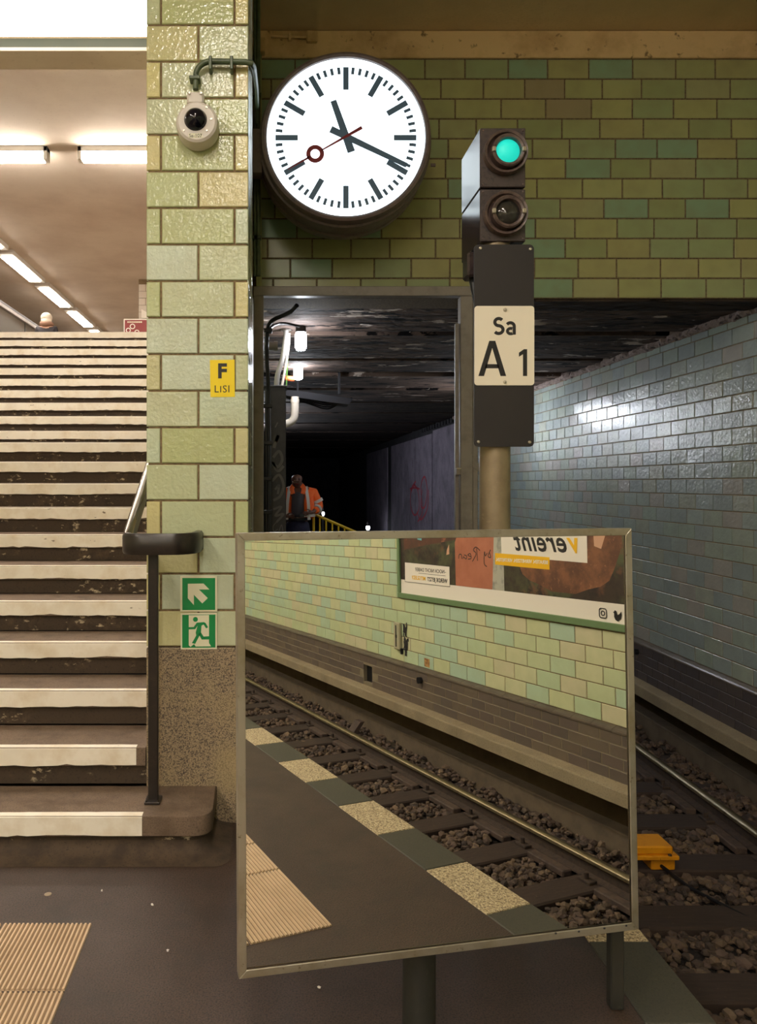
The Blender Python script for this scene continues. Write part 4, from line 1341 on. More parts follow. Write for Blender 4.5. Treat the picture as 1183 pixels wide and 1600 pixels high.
for vv in (-0.3, 0.3):
    p = LP(0, vv, -0.028)
    MB().box(px_ - 0.12, px_ + 0.12, p.y + 0.0, 2.12, p.z - 0.02, p.z + 0.02, 0.004).build('post_clamp', M['post'], mir)
x0, x1 = at(955, 0, 2.20).x, at(976, 0, 2.20).x
MB().box(x0, x1, 2.20, 2.235, 0, 1.2, 0.004).build('support_strut', M['post'], mir)
for px, py in ((867, 1457), (903, 1454), (943, 1449), (977, 1445)):
    q = on_plane(px, py) + mn * 0.004
    MB().ball(q, (0.0035, 0.003, 0.0025), 8, 6).build('rust_spot', M['cable'], mir)

# ================================================================ THINGS ON THE TRACK AND THE FAR WALL
yb_ = thing('track_magnet', 'yellow train stop magnet box between the rails', 'magnet box', (2.5, 5.3, -1.13))
MB().box(2.28, 2.73, 5.22, 5.42, -1.013, -0.956, 0.01).build('lid', M['yellow_box'], yb_)
MB().box(2.25, 2.762, 5.20, 5.44, -1.042, -1.012, 0.005).build('flange', M['yellow_box'], yb_)
for fx in (2.28, 2.59):
    MB().box(fx, fx + 0.165, 5.245, 5.41, -1.129, -1.042, 0.006).build('foot', M['yellow_box'], yb_)
for fx in (2.31, 2.70):
    MB().lathe([(0, 0.010), (0.012, 0.009), (0.014, 0)], (fx, 5.21, -1.012), 'z', 8).build('bolt', M['rail_rust'], yb_)
MB().tube([(2.66, 5.25, -1.1), (2.72, 5.0, -1.12), (2.9, 4.7, -1.14), (3.1, 4.72, -1.15)], 0.012, 8).build('cable', M['cable'], yb_, True)

wb = thing('wall_bracket', 'rusty vertical cable bracket with a soot smear below the billboard', 'bracket', (WALL_X, -3.82, 0.12))
MB().box(WALL_X - 0.04, WALL_X, -3.93, -3.81, 0.0, 0.30, 0.008).build('channel', M['bracket_paint'], wb)
MB().box(WALL_X - 0.0425, WALL_X - 0.038, -3.885, -3.865, 0.03, 0.27).build('slot', M['cable'], wb)
MB().box(WALL_X - 0.044, WALL_X - 0.038, -3.89, -3.855, 0.13, 0.165, 0.002).build('slot_clip', M['dark_metal'], wb)
MB().box(WALL_X - 0.03, WALL_X, -3.81, -3.785, -0.045, 0.02, 0.004).build('foot', M['cable'], wb)
rs = random.Random(12)
b = MB()
for k in range(26):
    yy = -3.735 + rs.gauss(0, 0.022)
    zz = rs.uniform(-0.02, 0.27)
    ln = rs.uniform(0.03, 0.10)
    x = WALL_X - 0.0006 - 0.00025 * k
    b.stroke([(x, yy, zz + ln / 2), (x, yy + rs.uniform(-.01, .012), zz), (x, yy + rs.uniform(-.012, .012), zz - ln / 2)], rs.uniform(0.012, 0.045), (-1, 0, 0), 0.0002)
b.build('soot_smear', M['smear'], wb)
tag(MB().tube([(3.80, -3.36, -0.25), (3.835, -3.36, -0.25)], 0.035, 12).build('pipe_stub', M['cable']), 'short dark pipe stub in the brown dado beside a rusty tile', 'pipe')
tag(MB().tube([(3.80, 8.05, -0.25), (3.835, 8.05, -0.25)], 0.03, 12).build('pipe_stub', M['cable']), 'short dark pipe stub in the tunnel dado beyond the mirror', 'pipe')
MB().box(WALL_X - 0.0015, WALL_X + 0.01, -3.37, -3.27, -0.11, -0.02).build('rusty_tile', M['rust_tile'], wr)
ls = thing('rail_chock', 'rusty angled steel chock lying beside the cable recess', 'chock', (3.75, -4.7, -1.15))
MB().prism([(3.62, -4.72, -1.128), (3.68, -4.72, -1.128), (3.82, -4.72, -0.96), (3.76, -4.72, -0.96)], (0, 0.14, 0)).build('leg', M['pad'], ls)
MB().box(3.60, 3.70, -4.72, -4.58, -1.128, -1.10, 0.005).build('foot', M['rail_rust'], ls)

# billboard on the far wall
FX = WALL_X - 0.03
Y1, Y0 = -3.845, -0.18
Z0, Z1 = 0.585, 3.1
bb = thing('billboard', 'large poster billboard in a green frame on the tiled wall, seen in the mirror', 'billboard', (WALL_X, (Y0 + Y1) / 2, Z0))
for q in ((Y1, Y0, Z0, Z0 + 0.055), (Y1, Y0, Z1 - 0.055, Z1)):
    MB().box(FX, WALL_X + 0.002, *q, 0.004).build('frame_rail', M['poster_frame'], bb)
for q in ((Y1, Y1 + 0.05, Z0 + 0.055, Z1 - 0.055), (Y0 - 0.05, Y0, Z0 + 0.055, Z1 - 0.055)):
    MB().box(FX, WALL_X + 0.002, *q, 0.004).build('frame_stile', M['poster_frame'], bb)
ya, yb2 = Y1 + 0.05, Y0 - 0.05
lay = [0]


def sheet(pts, m, name, lvl):
    x = WALL_X - 0.008 - 0.0006 * lvl
    return MB().prism([(x, p[0], p[1]) for p in pts], (0.0005, 0, 0)).build(name, m, bb)


MB().box(WALL_X - 0.008, WALL_X, ya, yb2, Z0 + 0.055, Z1 - 0.055).build('backing', M['poster_white'], bb)
sheet([(ya, 0.79), (yb2, 0.79), (yb2, Z1 - 0.06), (ya, Z1 - 0.06)], M['poster_dark'], 'photo_print', 1)
sheet([(-3.72, 1.12), (-3.3, 1.18), (-2.72, 1.25), (-2.72, 1.55), (-3.2, 1.42), (-3.72, 1.28)], M['poster_arm'], 'printed_arm', 2)
sheet([(-3.44, 1.24), (-3.36, 1.23), (-3.34, 1.5), (-3.46, 1.5)], M['poster_teal'], 'printed_patch', 3)
sheet([(-3.32, 1.30), (-3.1, 1.36), (-2.8, 1.42), (-2.8, 1.6), (-3.32, 1.6)], M['poster_skin'], 'printed_patch', 3)
sheet([(-2.90, 1.14), (-2.86, 1.20), (-2.86, 1.10), (-2.91, 1.09)], M['poster_skin'], 'printed_patch', 3)
sheet([(-2.76, 0.79), (-2.19, 0.79), (-2.15, 1.29), (-2.17, 1.31), (-2.70, 1.325), (-2.76, 1.22)], M['poster_card'], 'printed_cardboard', 3)
sheet([(-2.19, 0.79), (-2.02, 0.79), (-2.02, 1.8), (-2.12, 1.8)], M['poster_grey'], 'printed_post', 2)
hair = []
for k in range(28):
    a = 2 * PI * k / 28
    hair.append((-1.28 + 0.62 * math.cos(a) * (1 + 0.04 * math.sin(5 * a)), 1.22 + 0.40 * math.sin(a) * (1 + 0.05 * math.sin(7 * a))))
sheet([(p[0], max(p[1], 0.83)) for p in hair], M['poster_fur'], 'printed_hair', 2)
sheet([(-0.93, 1.22), (-0.86, 1.2), (-0.80, 1.34), (-0.84, 1.5), (-0.94, 1.5)], M['poster_skin'], 'printed_patch', 3)
sheet([(-2.045, 1.11), (-1.005, 1.085), (-0.995, 1.62), (-2.045, 1.62)], M['poster_white'], 'title_panel', 4)
sheet([(-2.14, 1.025), (-1.43, 1.012), (-1.425, 1.116), (-2.135, 1.132)], M['poster_yellow'], 'yellow_banner', 5)
sheet([(-3.705, 0.772), (-2.862, 0.772), (-2.858, 0.972), (-3.702, 0.985)], M['poster_white'], 'contact_card', 5)
b = MB()
for p, q in (((-3.707, 0.770), (-2.860, 0.770)), ((-2.860, 0.770), (-2.857, 0.974)), ((-3.704, 0.986), (-2.857, 0.974)), ((-3.707, 0.770), (-3.704, 0.986))):
    b.sweep([(WALL_X - 0.0116, p[0], p[1]), (WALL_X - 0.0116, q[0], q[1])], [(-0.002, -0.0003), (0.002, -0.0003), (0.002, 0.0003), (-0.002, 0.0003)], up=(1, 0, 0))
b.sweep([(WALL_X - 0.0118, -3.43, 0.878), (WALL_X - 0.0118, -2.93, 0.876)], [(-0.002, -0.0003), (0.002, -0.0003), (0.002, 0.0003), (-0.002, 0.0003)], up=(1, 0, 0))
b.build('card_lines', M['ink'], bb)
rd, up = (0, -1, 0), (0, 0, 1)
tx = WALL_X - 0.0120
text('ereint', 0.25, M['ink'], bb, (tx, -1.20, 1.165), rd, up, align='LEFT', shear=0.36, bold=0.004, spacing=1.06)
text('v', 0.25, M['poster_yellow'], bb, (tx, -1.065, 1.165), rd, up, align='LEFT', shear=0.36, bold=0.005)
text('BERATEN. VERNETZEN. VERTRETEN.', 0.042, M['poster_white'], bb, (tx, -1.785, 1.058), rd, up, bold=0.001)
text('\u2013NOCH NICHT DABEI?', 0.056, M['ink'], bb, (tx, -2.92, 0.898), rd, up, align='LEFT')
text('WERDE JETZT', 0.058, M['ink'], bb, (tx, -2.90, 0.805), rd, up, align='LEFT', bold=0.0012)
text('MITGLIED!', 0.058, M['poster_yellow'], bb, (tx, -3.295, 0.806), rd, up, align='LEFT', bold=0.0012)
# handwriting on the cardboard
b = MB()
HW_ = lambda y, z: (WALL_X - 0.0105, y, z)
for path in ([(-2.40, 1.05), (-2.41, 1.17)], [(-2.36, 1.15), (-2.42, 1.18), (-2.46, 1.15), (-2.42, 1.115), (-2.48, 1.04)], [(-2.50, 1.085), (-2.55, 1.10), (-2.51, 1.115), (-2.50, 1.07), (-2.55, 1.06)],
             [(-2.61, 1.10), (-2.57, 1.09), (-2.58, 1.06), (-2.62, 1.08), (-2.63, 1.06)], [(-2.65, 1.06), (-2.655, 1.10), (-2.69, 1.10), (-2.70, 1.06)], [(-2.20, 1.16), (-2.24, 1.10), (-2.20, 1.09), (-2.22, 1.14)], [(-2.25, 1.13), (-2.28, 1.10), (-2.29, 1.14), (-2.30, 1.03), (-2.26, 1.00)]):
    b.stroke([HW_(*p) for p in path], 0.009, (-1, 0, 0), 0.0004)
b.build('handwriting', M['ink'], bb)
# two social media icons on the white strip
b = MB()
icx, icz = -0.862, 0.705
icon = lambda pts: [(tx, p[0], p[1]) for p in pts]
b.sweep([(tx, p[0], p[2]) for p in rounded(icx - 0.036, icx + 0.036, icz - 0.036, icz + 0.036, 0.018, 0)], [(-0.004, -0.0003), (0.004, -0.0003), (0.004, 0.0003), (-0.004, 0.0003)], closed=True, up=(1, 0, 0))
b.sweep([(tx, icx + 0.017 * math.cos(2 * PI * k / 20), icz + 0.017 * math.sin(2 * PI * k / 20)) for k in range(20)], [(-0.004, -0.0003), (0.004, -0.0003), (0.004, 0.0003), (-0.004, 0.0003)], closed=True, up=(1, 0, 0))
b.prism(icon([(icx - 0.022, icz + 0.022), (icx - 0.016, icz + 0.022), (icx - 0.016, icz + 0.028), (icx - 0.022, icz + 0.028)]), (0.0004, 0, 0))
b.build('camera_icon', M['ink'], bb)
bx, bz = -0.722, 0.70
b = MB()
b.prism(icon([(bx + 0.005, bz - 0.042), (bx + 0.033, bz - 0.02), (bx + 0.042, bz + 0.010), (bx + 0.040, bz + 0.036), (bx + 0.018, bz + 0.012), (bx + 0.002, bz + 0.006), (bx - 0.006, bz + 0.034), (bx - 0.022, bz + 0.040), (bx - 0.030, bz + 0.028), (bx - 0.040, bz + 0.026), (bx - 0.030, bz + 0.014), (bx - 0.030, bz - 0.012), (bx - 0.018, bz - 0.034)]), (0.0004, 0, 0))
b.build('bird_icon', M['ink'], bb)

# ================================================================ TUNNEL FITTINGS BEHIND THE GATE
tc_ = thing('cable_cabinet', 'narrow dark cabinet with grey graffiti behind the gate frame', 'cabinet', (0.035, 7.05, 0))
x0, x1 = at(414, 0, 7.0).x, at(447, 0, 7.0).x
MB().box(x0, x1, 7.0, 7.25, 0, at(0, 605, 7.0).z, 0.006).build('body', M['cabinet'], tc_)
b = MB()
GP = lambda px, py: at(px, py, 6.997)
for path, w in (([(431, 690), (435, 680), (428, 700)], 0.03), ([(427, 715), (436, 705), (441, 718), (434, 730), (426, 722), (434, 736), (443, 728)], 0.026), ([(425, 752), (436, 742), (443, 758), (438, 775), (427, 782)], 0.024),
                ([(430, 765), (436, 758), (434, 772)], 0.02), ([(427, 796), (440, 792), (430, 806), (443, 803), (432, 816)], 0.02), ([(434, 814), (427, 822), (428, 830), (434, 827)], 0.008), ([(436, 830), (440, 820), (442, 830)], 0.008), ([(430, 668), (434, 660)], 0.012)):
    b.stroke([GP(*p) for p in path], w, (0, -1, 0), 0.001)
b.build('grey_graffiti', M['graffiti'], tc_)
MB().box(x0 - 0.02, x1 + 0.01, 7.0, 7.27, at(0, 605, 7.0).z, at(0, 602, 7.0).z, 0.003).build('top_cap', M['cabinet'], tc_)

t = thing('tunnel_cable', 'thick black cable clipped down the tunnel entrance edge', 'cable', at(416, 700, 6.3))
MB().tube(smooth_path([at(464, 477, 6.02), at(456, 486, 6.1), at(440, 494, 6.2), at(424, 502, 6.25), at(418, 518, 6.3), at(417, 560, 6.3), at(419, 600, 6.3), at(420, 700, 6.3), at(420, 800, 6.3), (-0.02, 6.3, 0.0)]), 0.017, 10).build('run', M['cable'], t, True)
MB().tube(smooth_path([at(417, 540, 6.3), at(420, 515, 6.4), at(440, 505, 6.65), at(468, 510, 6.75)]), 0.012, 8).build('branch', M['cable'], t, True)
for py in (516, 634, 692, 748, 800):
    q = at(416, py, 6.27)
    MB().box(q.x - 0.02, q.x + 0.05, 6.26, 6.34, q.z - 0.016, q.z + 0.016, 0.004).build('clip', M['cable'], t)
t = thing('tunnel_pipe', 'bright metal pipe bending down from the tunnel ceiling to the cabinet', 'pipe', at(446, 515, 7.1))
MB().tube(smooth_path([at(447, 517, 7.12) , at(446, 530, 7.12), at(442, 558, 7.12), at(434, 585, 7.12), at(432, 606, 7.12)]), 0.024, 12).build('run', M['pipe'], t, True)
MB().lathe([(0.05, 0.0), (0.045, 0.012), (0.024, 0.014)], at(447, 517, 7.12), 'z', 16).build('ceiling_flange', M['pipe'], t)
t = thing('tunnel_pipe', 'thin pale pipe curving beside the metal pipe above the cabinet', 'pipe', at(450, 540, 7.2))
MB().tube(smooth_path([at(452, 521, 7.2), at(451, 540, 7.2), at(446, 575, 7.2), at(440, 606, 7.2)]), 0.012, 10).build('run', M['white_pipe'], t, True)
tag(MB().tube(smooth_path([at(450, 550, 7.22), at(448.5, 580, 7.22), at(447.5, 606, 7.22)]), 0.006, 8).build('tunnel_cable', M['green_cable']), 'thin green cable beside the pipes above the cabinet', 'cable')
t = thing('tunnel_pipe', 'short round pipe stub pointing out of the tunnel edge', 'pipe', at(427, 541, 6.9))
q = at(428, 541, 6.9)
MB().tube([(q.x - 0.12, 6.9, q.z), (q.x + 0.02, 6.9, q.z)], 0.04, 14).build('run', M['pipe'], t, True)
MB().tube([(q.x + 0.0, 6.9, q.z), (q.x + 0.035, 6.9, q.z)], 0.046, 14).build('collar', M['pipe'], t, True)
t = thing('tunnel_pipe', 'fat white pipe hanging in a bend below the dark cable tray', 'pipe', at(458, 640, 9.8))
MB().tube(smooth_path([at(461, 620, 9.8), at(461, 640, 9.8), at(460, 652, 9.8), at(455, 659, 9.8), at(446, 662, 9.8), at(425, 663, 9.8)]), 0.05, 14).build('run', M['white_pipe'], t, True)
MB().tube([at(461, 624, 9.8), at(461, 629, 9.8)], 0.056, 14).build('collar', M['white_pipe'], t, True)
t = thing('cable_tray', 'dark cable tray slung under the tunnel ceiling', 'cable tray', at(500, 620, 10))
MB().prism([at(446, 609, 10), at(470, 611, 10), at(552, 623, 10), at(545, 632, 10), at(505, 627, 10), at(446, 618, 10)], (0, 0.35, 0)).build('tray', M['tunnel_dark'], t)
for k in range(4):
    MB().tube(smooth_path([at(448, 619 + k, 10.05 + k * .06), at(480, 624 + 2 * k, 10.05 + k * .06), at(510, 630 + 3 * k, 10.1 + k * .06), at(530, 628 + k, 10.1 + k * .06), at(550, 622, 10.2)]), 0.01, 6).build('cable', M['cable'], t, True)
for px in (465, 530):
    q = at(px, 612, 10.15)
    MB().box(q.x - 0.012, q.x + 0.012, 10.1, 10.2, q.z - 0.03, 2.99).build('hanger', M['tunnel_dark'], t)
t = thing('tunnel_pipe', 'orange capped pipe end beside the tunnel lamps', 'pipe', at(455, 592, 9.5))
MB().tube([at(446, 591, 9.5), at(460, 592, 9.5)], 0.032, 12).build('run', M['orange_pipe'], t, True)

# yellow stair railing beyond the worker
t = thing('yellow_railing', 'yellow railing with upright bars sloping down beside the worker', 'railing', (0.9, 11.2, 0))
RA, RB = at(490, 803, 11.6), at(640, 868, 12.2)
MB().tube([RA, RB], 0.022, 10).build('top_rail', M['yellow_rail'], t, True)
for k in range(17):
    p = RA.lerp(RB, k / 16)
    MB().tube([p, (p.x, p.y, -0.0 if p.x < 1.49 and p.y < 12.6 else p.z - 0.95)], 0.02 if k in (0, 8, 16) else 0.013, 8).build('baluster', M['yellow_rail'], t, True)
MB().tube([RA - Vector((0, 0, 0.5)), RB - Vector((0, 0, 0.5))], 0.014, 8).build('middle_rail', M['yellow_rail'], t, True)

# ================================================================ PEOPLE
def hand(parent, wrist, d, side, m, name='hand', s=1.0, curl=0.5):
    """Five fingers rooted in a palm; d points from wrist to fingers, side towards the thumb."""
    d, side = Vector(d).normalized(), Vector(side).normalized()
    n = d.cross(side).normalized()
    w = Vector(wrist)
    V_, E_, R_ = [w, w + d * 0.045 * s, w + d * 0.085 * s], [(0, 1), (1, 2)], [(0.026 * s, 0.02 * s), (0.036 * s, 0.018 * s), (0.036 * s, 0.016 * s)]
    for k, (off, ln) in enumerate(((0.027, 0.07), (0.009, 0.078), (-0.009, 0.072), (-0.027, 0.056))):
        b0 = w + d * 0.085 * s + side * off * s
        i = len(V_)
        V_ += [b0, b0 + d * ln * 0.5 * s + n * 0.012 * curl * s, b0 + d * ln * 0.8 * s + n * 0.045 * curl * s]
        E_ += [(2, i), (i, i + 1), (i + 1, i + 2)]
        R_ += [0.010 * s, 0.009 * s, 0.007 * s]
    i = len(V_)
    tb = w + d * 0.035 * s + side * 0.036 * s
    V_ += [tb, tb + d * 0.03 * s + side * 0.02 * s, tb + d * 0.058 * s + side * 0.022 * s + n * 0.012 * s]
    E_ += [(1, i), (i, i + 1), (i + 1, i + 2)]
    R_ += [0.013 * s, 0.011 * s, 0.008 * s]
    return V_, E_, R_


def join(base, extra, link_to):
    V_, E_, R_ = base
    i = len(V_)
    V_ += extra[0]
    E_ += [(a + i, c + i) for a, c in extra[1]] + [(link_to, i)]
    R_ += extra[2]


def person(name, label, loc, build):
    t = thing(name, label, 'person', loc)
    build(t, lambda x, y, z: Vector((loc[0] + x, loc[1] + y, loc[2] + z)))
    return t


def worker(t, P):
    # body: pelvis first, one continuous surface with legs, trunk, arms, neck, bowed head and hands
    V_ = [P(0, 0, .93), P(0, .02, 1.10), P(0, .02, 1.30), P(0, .0, 1.42), P(-.01, -.05, 1.49), P(-.012, -.11, 1.525), P(-.015, -.145, 1.595), P(-.015, -.125, 1.655)]
    E_ = [(i, i + 1) for i in range(7)]
    R_ = [(.15, .11), (.14, .10), (.17, .11), (.11, .085), (.058, .06), (.068, .078), (.078, .095), (.058, .07)]
    for s in (-1, 1):
        i = len(V_)
        V_ += [P(s * .09, 0, .84), P(s * .105, -.02, .50), P(s * .11, .02, .10), P(s * .12, -.10, .045)]
        E_ += [(0, i), (i, i + 1), (i + 1, i + 2), (i + 2, i + 3)]
        R_ += [.085, .06, .045, .04]
    ei = {}
    for s, elbow, wrist in ((-1, P(-.30, .03, 1.15), P(-.19, -.17, 1.03)), (1, P(.32, .02, 1.17), P(.22, -.17, 1.09))):
        i = len(V_)
        V_ += [P(s * .19, .01, 1.40), elbow, wrist]
        E_ += [(3, i), (i, i + 1), (i + 1, i + 2)]
        R_ += [.06, .045, .03]
        ei[s] = i + 2
        d = (P(0.03 * s, -.235, 1.03 if s < 0 else 1.06) - wrist)
        join((V_, E_, R_), hand(t, wrist + d.normalized() * 0.01, d, (0, -0.3, 1), None), i + 2)
    # nose, chin and ears
    i = len(V_)
    V_ += [P(-.016, -.225, 1.535), P(-.012, -.155, 1.485), P(.066, -.115, 1.575), P(-.096, -.115, 1.575)]
    E_ += [(6, i), (5, i + 1), (6, i + 2), (6, i + 3)]
    R_ += [.014, .03, (.012, .022), (.012, .022)]
    skin('body', V_, E_, R_, M['skin_dark'], t, 1)
    for s in (-1, 1):
        MB().ball(P(-.015 + s * .03, -.222, 1.565), (.010, .007, .006), 10, 6).build('eye', M['dome'], t, True)
        MB().ball(P(-.015 + s * .032, -.230, 1.582), (.02, .008, .005), 10, 6).build('eyebrow', M['cable'], t, True)
    MB().ball(P(-.014, -.195, 1.505), (.022, .008, .006), 10, 6).build('mouth', M['clock_red'], t, True)
    skin('shirt', [P(0, -.01, .98), P(0, -.012, 1.15), P(0, -.01, 1.33), P(-.005, -.015, 1.44)], [(0, 1), (1, 2), (2, 3)], [(.13, .135), (.12, .13), (.115, .125), (.08, .085)], M['shirt'], t, 1)
    # trousers
    V_ = [P(0, 0, 1.0), P(0, 0, .92)]
    E_ = [(0, 1)]
    R_ = [(.17, .135), (.18, .135)]
    for s in (-1, 1):
        i = len(V_)
        V_ += [P(s * .10, -.005, .82), P(s * .11, -.02, .50), P(s * .115, .02, .12)]
        E_ += [(1, i), (i, i + 1), (i + 1, i + 2)]
        R_ += [.11, .085, .075]
    skin('trousers', V_, E_, R_, M['navy'], t, 1)
    for s in (-1, 1):
        skin('boot', [P(s * .115, .03, .06), P(s * .12, -.04, .045), P(s * .125, -.15, .035)], [(0, 1), (1, 2)], [(.055, .06), .05, (.05, .035)], M['cable'], t, 1)
    # open jacket: two fronts, a back and sleeves
    V_ = [P(0, .085, 1.38), P(0, .09, 1.18), P(0, .085, .98)]
    E_ = [(0, 1), (1, 2)]
    R_ = [(.17, .07), (.18, .07), (.18, .07)]
    for s, elbow, wrist in ((-1, P(-.31, .03, 1.15), P(-.22, -.13, 1.04)), (1, P(.335, .02, 1.17), P(.25, -.13, 1.10))):
        i = len(V_)
        V_ += [P(s * .13, -.015, 1.42), P(s * .165, -.05, 1.22), P(s * .175, -.05, .98), P(s * .235, .01, 1.38), elbow, wrist]
        E_ += [(0, i), (i, i + 1), (i + 1, i + 2), (i, i + 3), (i + 3, i + 4), (i + 4, i + 5)]
        R_ += [(.075, .085), (.075, .10), (.075, .11), .085, .075, .062]
    jk = skin('jacket', V_, E_, R_, M['hivis'], t, 1)
    for s, elbow, wrist in ((-1, P(-.31, .03, 1.15), P(-.22, -.13, 1.04)), (1, P(.335, .02, 1.17), P(.25, -.13, 1.10))):
        sh = P(s * .235, .01, 1.38)
        for a, c, f, r in ((sh, elbow, .62, .087), (elbow, wrist, .58, .075)):
            p = a.lerp(c, f)
            d = (c - a).normalized() * 0.022
            MB().tube([p - d, p + d], r, 18).build('sleeve_band', M['reflective'], jk, True)
        MB().sweep(smooth_path([P(s * .125, -.09, 1.47), P(s * .135, -.135, 1.38), P(s * .155, -.165, 1.22), P(s * .165, -.172, .98)]), [(-.022, -.004), (.022, -.004), (.022, .006), (-.022, .006)], up=(0, -1, 0)).build('front_band', M['reflective'], jk)
        MB().sweep([P(s * .085, -.165, 1.045), P(s * .165, -.178, 1.045), P(s * .245, -.13, 1.045), P(s * .262, -.02, 1.045)], [(-.004, -.022), (.006, -.022), (.006, .022), (-.004, .022)]).build('hem_band', M['reflective'], jk)
        MB().sweep(smooth_path([P(s * .055, -.085, 1.49), P(s * .09, -.11, 1.44), P(s * .075, -.135, 1.36)]), [(-.035, -.008), (.035, -.008), (.03, .012), (-.03, .012)], up=(0, -1, 0)).build('collar', M['hivis'], jk, True)
    MB().box(*[v for ax in range(3) for v in ((P(.02, -.26, 1.02)[ax]), (P(.085, -.235, 1.07)[ax]))], 0.006).build('radio', M['cable'], t)
    MB().sweep([P(-.18, -.1, .985), P(0, -.155, .985), P(.18, -.1, .985)], [(-.004, -.02), (.004, -.02), (.004, .02), (-.004, .02)]).build('belt', M['cable'], t)


wk = at(465, 756, 11.5)
person('person', 'worker in an orange reflective jacket, head bowed, standing in the tunnel', (wk.x, 11.5, 0.0), worker)


def walker(t, Q):
    P = lambda x, y, z: Q(-x, -y, z)
    V_ = [P(0, 0, .90), P(0, .01, 1.08), P(0, 0, 1.26), P(0, 0, 1.36), P(0, -.01, 1.43), P(0, -.02, 1.50), P(0, -.025, 1.57), P(0, -.015, 1.63)]
    E_ = [(i, i + 1) for i in range(7)]
    R_ = [(.14, .11), (.12, .09), (.15, .10), (.09, .08), (.05, .05), (.062, .07), (.072, .088), (.05, .06)]
    for s in (-1, 1):
        i = len(V_)
        V_ += [P(s * .085, 0, .82), P(s * .09, -.02, .48), P(s * .09, .02 + s * .1, .10), P(s * .095, -.09 + s * .1, .04)]
        E_ += [(0, i), (i, i + 1), (i + 1, i + 2), (i + 2, i + 3)]
        R_ += [.08, .055, .042, .036]
        i = len(V_)
        V_ += [P(s * .17, 0, 1.34), P(s * .23, .02, 1.08), P(s * .23, -.07, .86)]
        E_ += [(3, i), (i, i + 1), (i + 1, i + 2)]
        R_ += [.05, .04, .028]
        join((V_, E_, R_), hand(t, P(s * .23, -.075, .85), (0, .1, -1), (0, 1, 0), None, s=.92), i + 2)
    i = len(V_)
    V_ += [P(0, -.118, 1.545), P(0, -.075, 1.475)]
    E_ += [(6, i), (5, i + 1)]
    R_ += [.012, .026]
    skin('body', V_, E_, R_, M['skin_light'], t, 1)
    for s in (-1, 1):
        MB().ball(P(s * .028, -.108, 1.565), (.009, .006, .006), 10, 6).build('eye', M['dome'], t, True)
    MB().ball(P(0, -.098, 1.508), (.02, .008, .005), 10, 6).build('mouth', M['clock_red'], t, True)
    hb = MB()
    hb.ball(P(0, .012, 1.57), (.122, .122, .115), 20, 14)
    hb.ball(P(0, .03, 1.49), (.118, .105, .10), 16, 10)
    hb.build('hair', M['white_hair'], t, True, 180)
    V_ = [P(0, .01, 1.33), P(0, .01, 1.10), P(0, .01, .85), P(0, .01, .62)]
    E_ = [(0, 1), (1, 2), (2, 3)]
    R_ = [(.15, .12), (.17, .14), (.19, .16), (.20, .17)]
    for s in (-1, 1):
        i = len(V_)
        V_ += [P(s * .18, .01, 1.34), P(s * .245, .02, 1.08), P(s * .24, -.06, .89)]
        E_ += [(0, i), (i, i + 1), (i + 1, i + 2)]
        R_ += [.075, .065, .055]
    skin('coat', V_, E_, R_, M['coat'], t, 1)
    ring = [P(.105 * math.cos(2 * PI * k / 14), .0 + .10 * math.sin(2 * PI * k / 14), 1.43 + .01 * math.sin(6 * PI * k / 14)) for k in range(14)]
    MB().tube(ring, .05, 10, closed=True).build('scarf', M['brown_scarf'], t, True)
    for s in (-1, 1):
        skin('boot', [P(s * .09, .03 + s * .1, .05), P(s * .095, -.11 + s * .1, .03)], [(0, 1)], [.05, .035], M['cable'], t, 1)


wp = at(73, 756, 16.6)
person('person', 'pale haired person in a dark coat at the head of the stairs', (wp.x, 16.6, HALL_Z), walker)

# ================================================================ UPPER HALL FITTINGS
t = thing('glass_balustrade', 'glass balustrade with a dark top rail beside the upper hall', 'balustrade', (-5.67, 18, HALL_Z))
bx_ = -5.67
MB().box(bx_ - 0.04, bx_ + 0.04, 13.4, 26, 5.28, 5.33, 0.006).build('top_rail', M['dark_metal'], t)
MB().box(bx_ - 0.05, bx_ + 0.05, 13.4, 26, 5.20, 5.275, 0.004).build('rail_trim', M['frame_grey'], t)
MB().box(bx_ - 0.04, bx_ + 0.04, 13.4, 26, HALL_Z, HALL_Z + 0.1, 0.004).build('base_rail', M['dark_metal'], t)
for k in range(6):
    MB().box(bx_ - 0.006, bx_ + 0.006, 13.45 + k * 2.1, 13.45 + k * 2.1 + 2.06, HALL_Z + 0.1, 5.2).build('glass_pane', M['glass'], t)
    MB().box(bx_ - 0.015, bx_ + 0.015, 13.40 + k * 2.1, 13.44 + k * 2.1, HALL_Z + 0.1, 5.2).build('mullion', M['dark_metal'], t)
t = shell('pillar', M['grout'], [(-3.06, -2.3, 17.62, 18.3, HALL_Z, HALL_CEIL)], 'pale tiled pillar in the upper hall behind the red board', 'pillar')
tl = []
for k in range(17):
    zb = HALL_Z + k * 0.16
    for x0, x1 in (((-3.06, -2.9), (-2.9, -2.6), (-2.6, -2.3)) if k % 2 else ((-3.06, -2.75), (-2.75, -2.45), (-2.45, -2.3))):
        if zb + 0.15 < HALL_CEIL:
            tl.append(((x0 + x1) / 2, 17.62 + 0.007, zb + 0.08, x1 - x0 - 0.008, 0.152))
lay_tiles(t, tl, M['hall_tile'], 0)
t = thing('notice_board', 'red notice board with pale ring symbols at the head of the stairs', 'notice board', at(220, 600, 14.5))
t.location.z = HALL_Z
q0, q1 = at(193, 498, 14.5), at(250, 560, 14.5)
MB().box(q0.x, q1.x, 14.5, 14.55, HALL_Z + 0.25, q0.z, 0.012).build('frame', M['white_plastic'], t)
MB().box(q0.x + 0.025, q1.x - 0.025, 14.497, 14.5, HALL_Z + 0.28, q0.z - 0.025).build('red_sheet', M['red_board'], t)
b = MB()
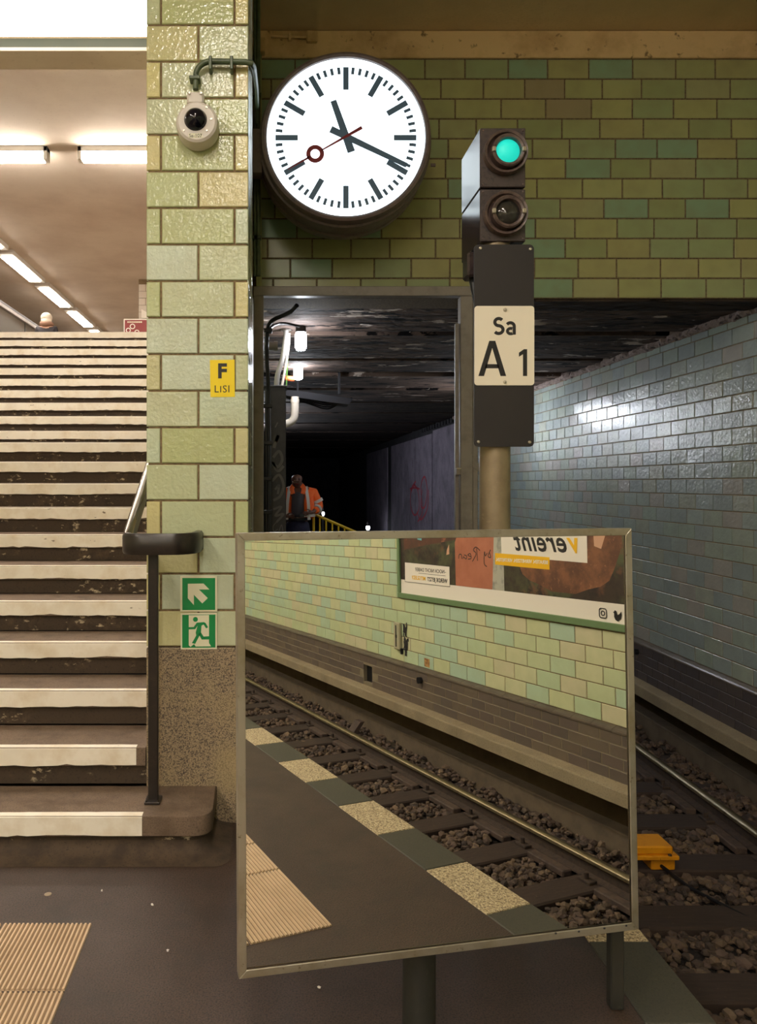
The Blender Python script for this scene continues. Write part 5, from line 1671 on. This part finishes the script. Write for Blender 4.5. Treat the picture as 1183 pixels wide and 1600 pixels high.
for px, py, r in ((207, 510, 3.6), (200.5, 516, 3.2), (214, 519, 3.2)):
    c = at(px, py, 14.494)
    b.sweep([(c.x + r * 0.0121 * math.cos(2 * PI * k / 16), 14.494, c.z + r * 0.0121 * math.sin(2 * PI * k / 16)) for k in range(16)], [(-.008, -.001), (.008, -.001), (.008, .001), (-.008, .001)], closed=True, up=(0, 1, 0))
b.build('ring_symbols', M['poster_white'], t)
b = MB()
rr = random.Random(4)
xx = at(199, 0, 14.494).x
while xx < at(221, 0, 14.494).x:
    w = rr.uniform(.015, .035)
    zc_ = at(0, 503.2, 14.494).z
    b.box(xx, xx + w, 14.493, 14.496, zc_ - 0.012, zc_ + 0.012)
    xx += w + 0.008
b.build('heading_line', M['sign_white'], t)
for xx in (q0.x + 0.08, q1.x - 0.08):
    MB().box(xx - 0.02, xx + 0.02, 14.45, 14.6, HALL_Z, HALL_Z + 0.26, 0.005).build('foot', M['dark_metal'], t)
q = at(226, 490, 16.9)
t = thing('wall_sign', 'small white sign beside the hall pillar above the red board', 'sign', q)
MB().prism([at(221, 483, 17.58), at(245, 497, 17.58), at(221, 497, 17.58)], (0, 0.03, 0)).build('panel', M['poster_white'], t)

# small litter
def scrap(p, s, label, m, seed):
    rg_ = random.Random(seed)
    b_ = MB()
    n = 7
    for k in range(2):
        pts = [(p[0] + s * math.cos(2 * PI * q / n) * rg_.uniform(.5, 1), p[1] + s * math.sin(2 * PI * q / n) * rg_.uniform(.4, .9), p[2] + 0.001 + k * 0.004 + rg_.uniform(0, s * 0.3)) for q in range(n)]
        c = b_.bm.verts.new((p[0], p[1], p[2] + s * 0.4))
        vs = [b_.bm.verts.new(q) for q in pts]
        for q in range(n):
            b_.bm.faces.new((vs[q], vs[(q + 1) % n], c))
    return tag(b_.build('paper_scrap', m), label, 'litter')


scrap((2.75, -2.60, -1.128), 0.06, 'crumpled white paper scrap lying on the ballast, seen in the mirror', M['paper'], 1)
gnd = lambda px, py: ((px - CX) * EYE / (py - CY), EYE * F / (py - CY), 0.0)
for k, (px, py, s, lb, m) in enumerate(((75, 1397, .014, 'round tan chewing gum spot on the asphalt before the stairs', 'pad'), (238, 1415, .007, 'tiny white paper scrap on the asphalt below the stair corner', 'paper'), (159, 1393, .005, 'tiny white crumb on the asphalt above the ribbed tiles', 'paper'),
                                       (262, 1487, .006, 'tiny white paper scrap on the asphalt mid way to the mirror', 'paper'), (499, 1545, .007, 'tiny white paper scrap on the asphalt under the mirror', 'paper'))):
    if m == 'pad':
        q = gnd(px, py)
        tag(MB().lathe([(0, 0.002), (s * .8, 0.0015), (s, 0.0)], q, 'z', 12).build('gum_spot', M['pole']), lb, 'litter')
    else:
        scrap(gnd(px, py), s, lb, M[m], k + 10)
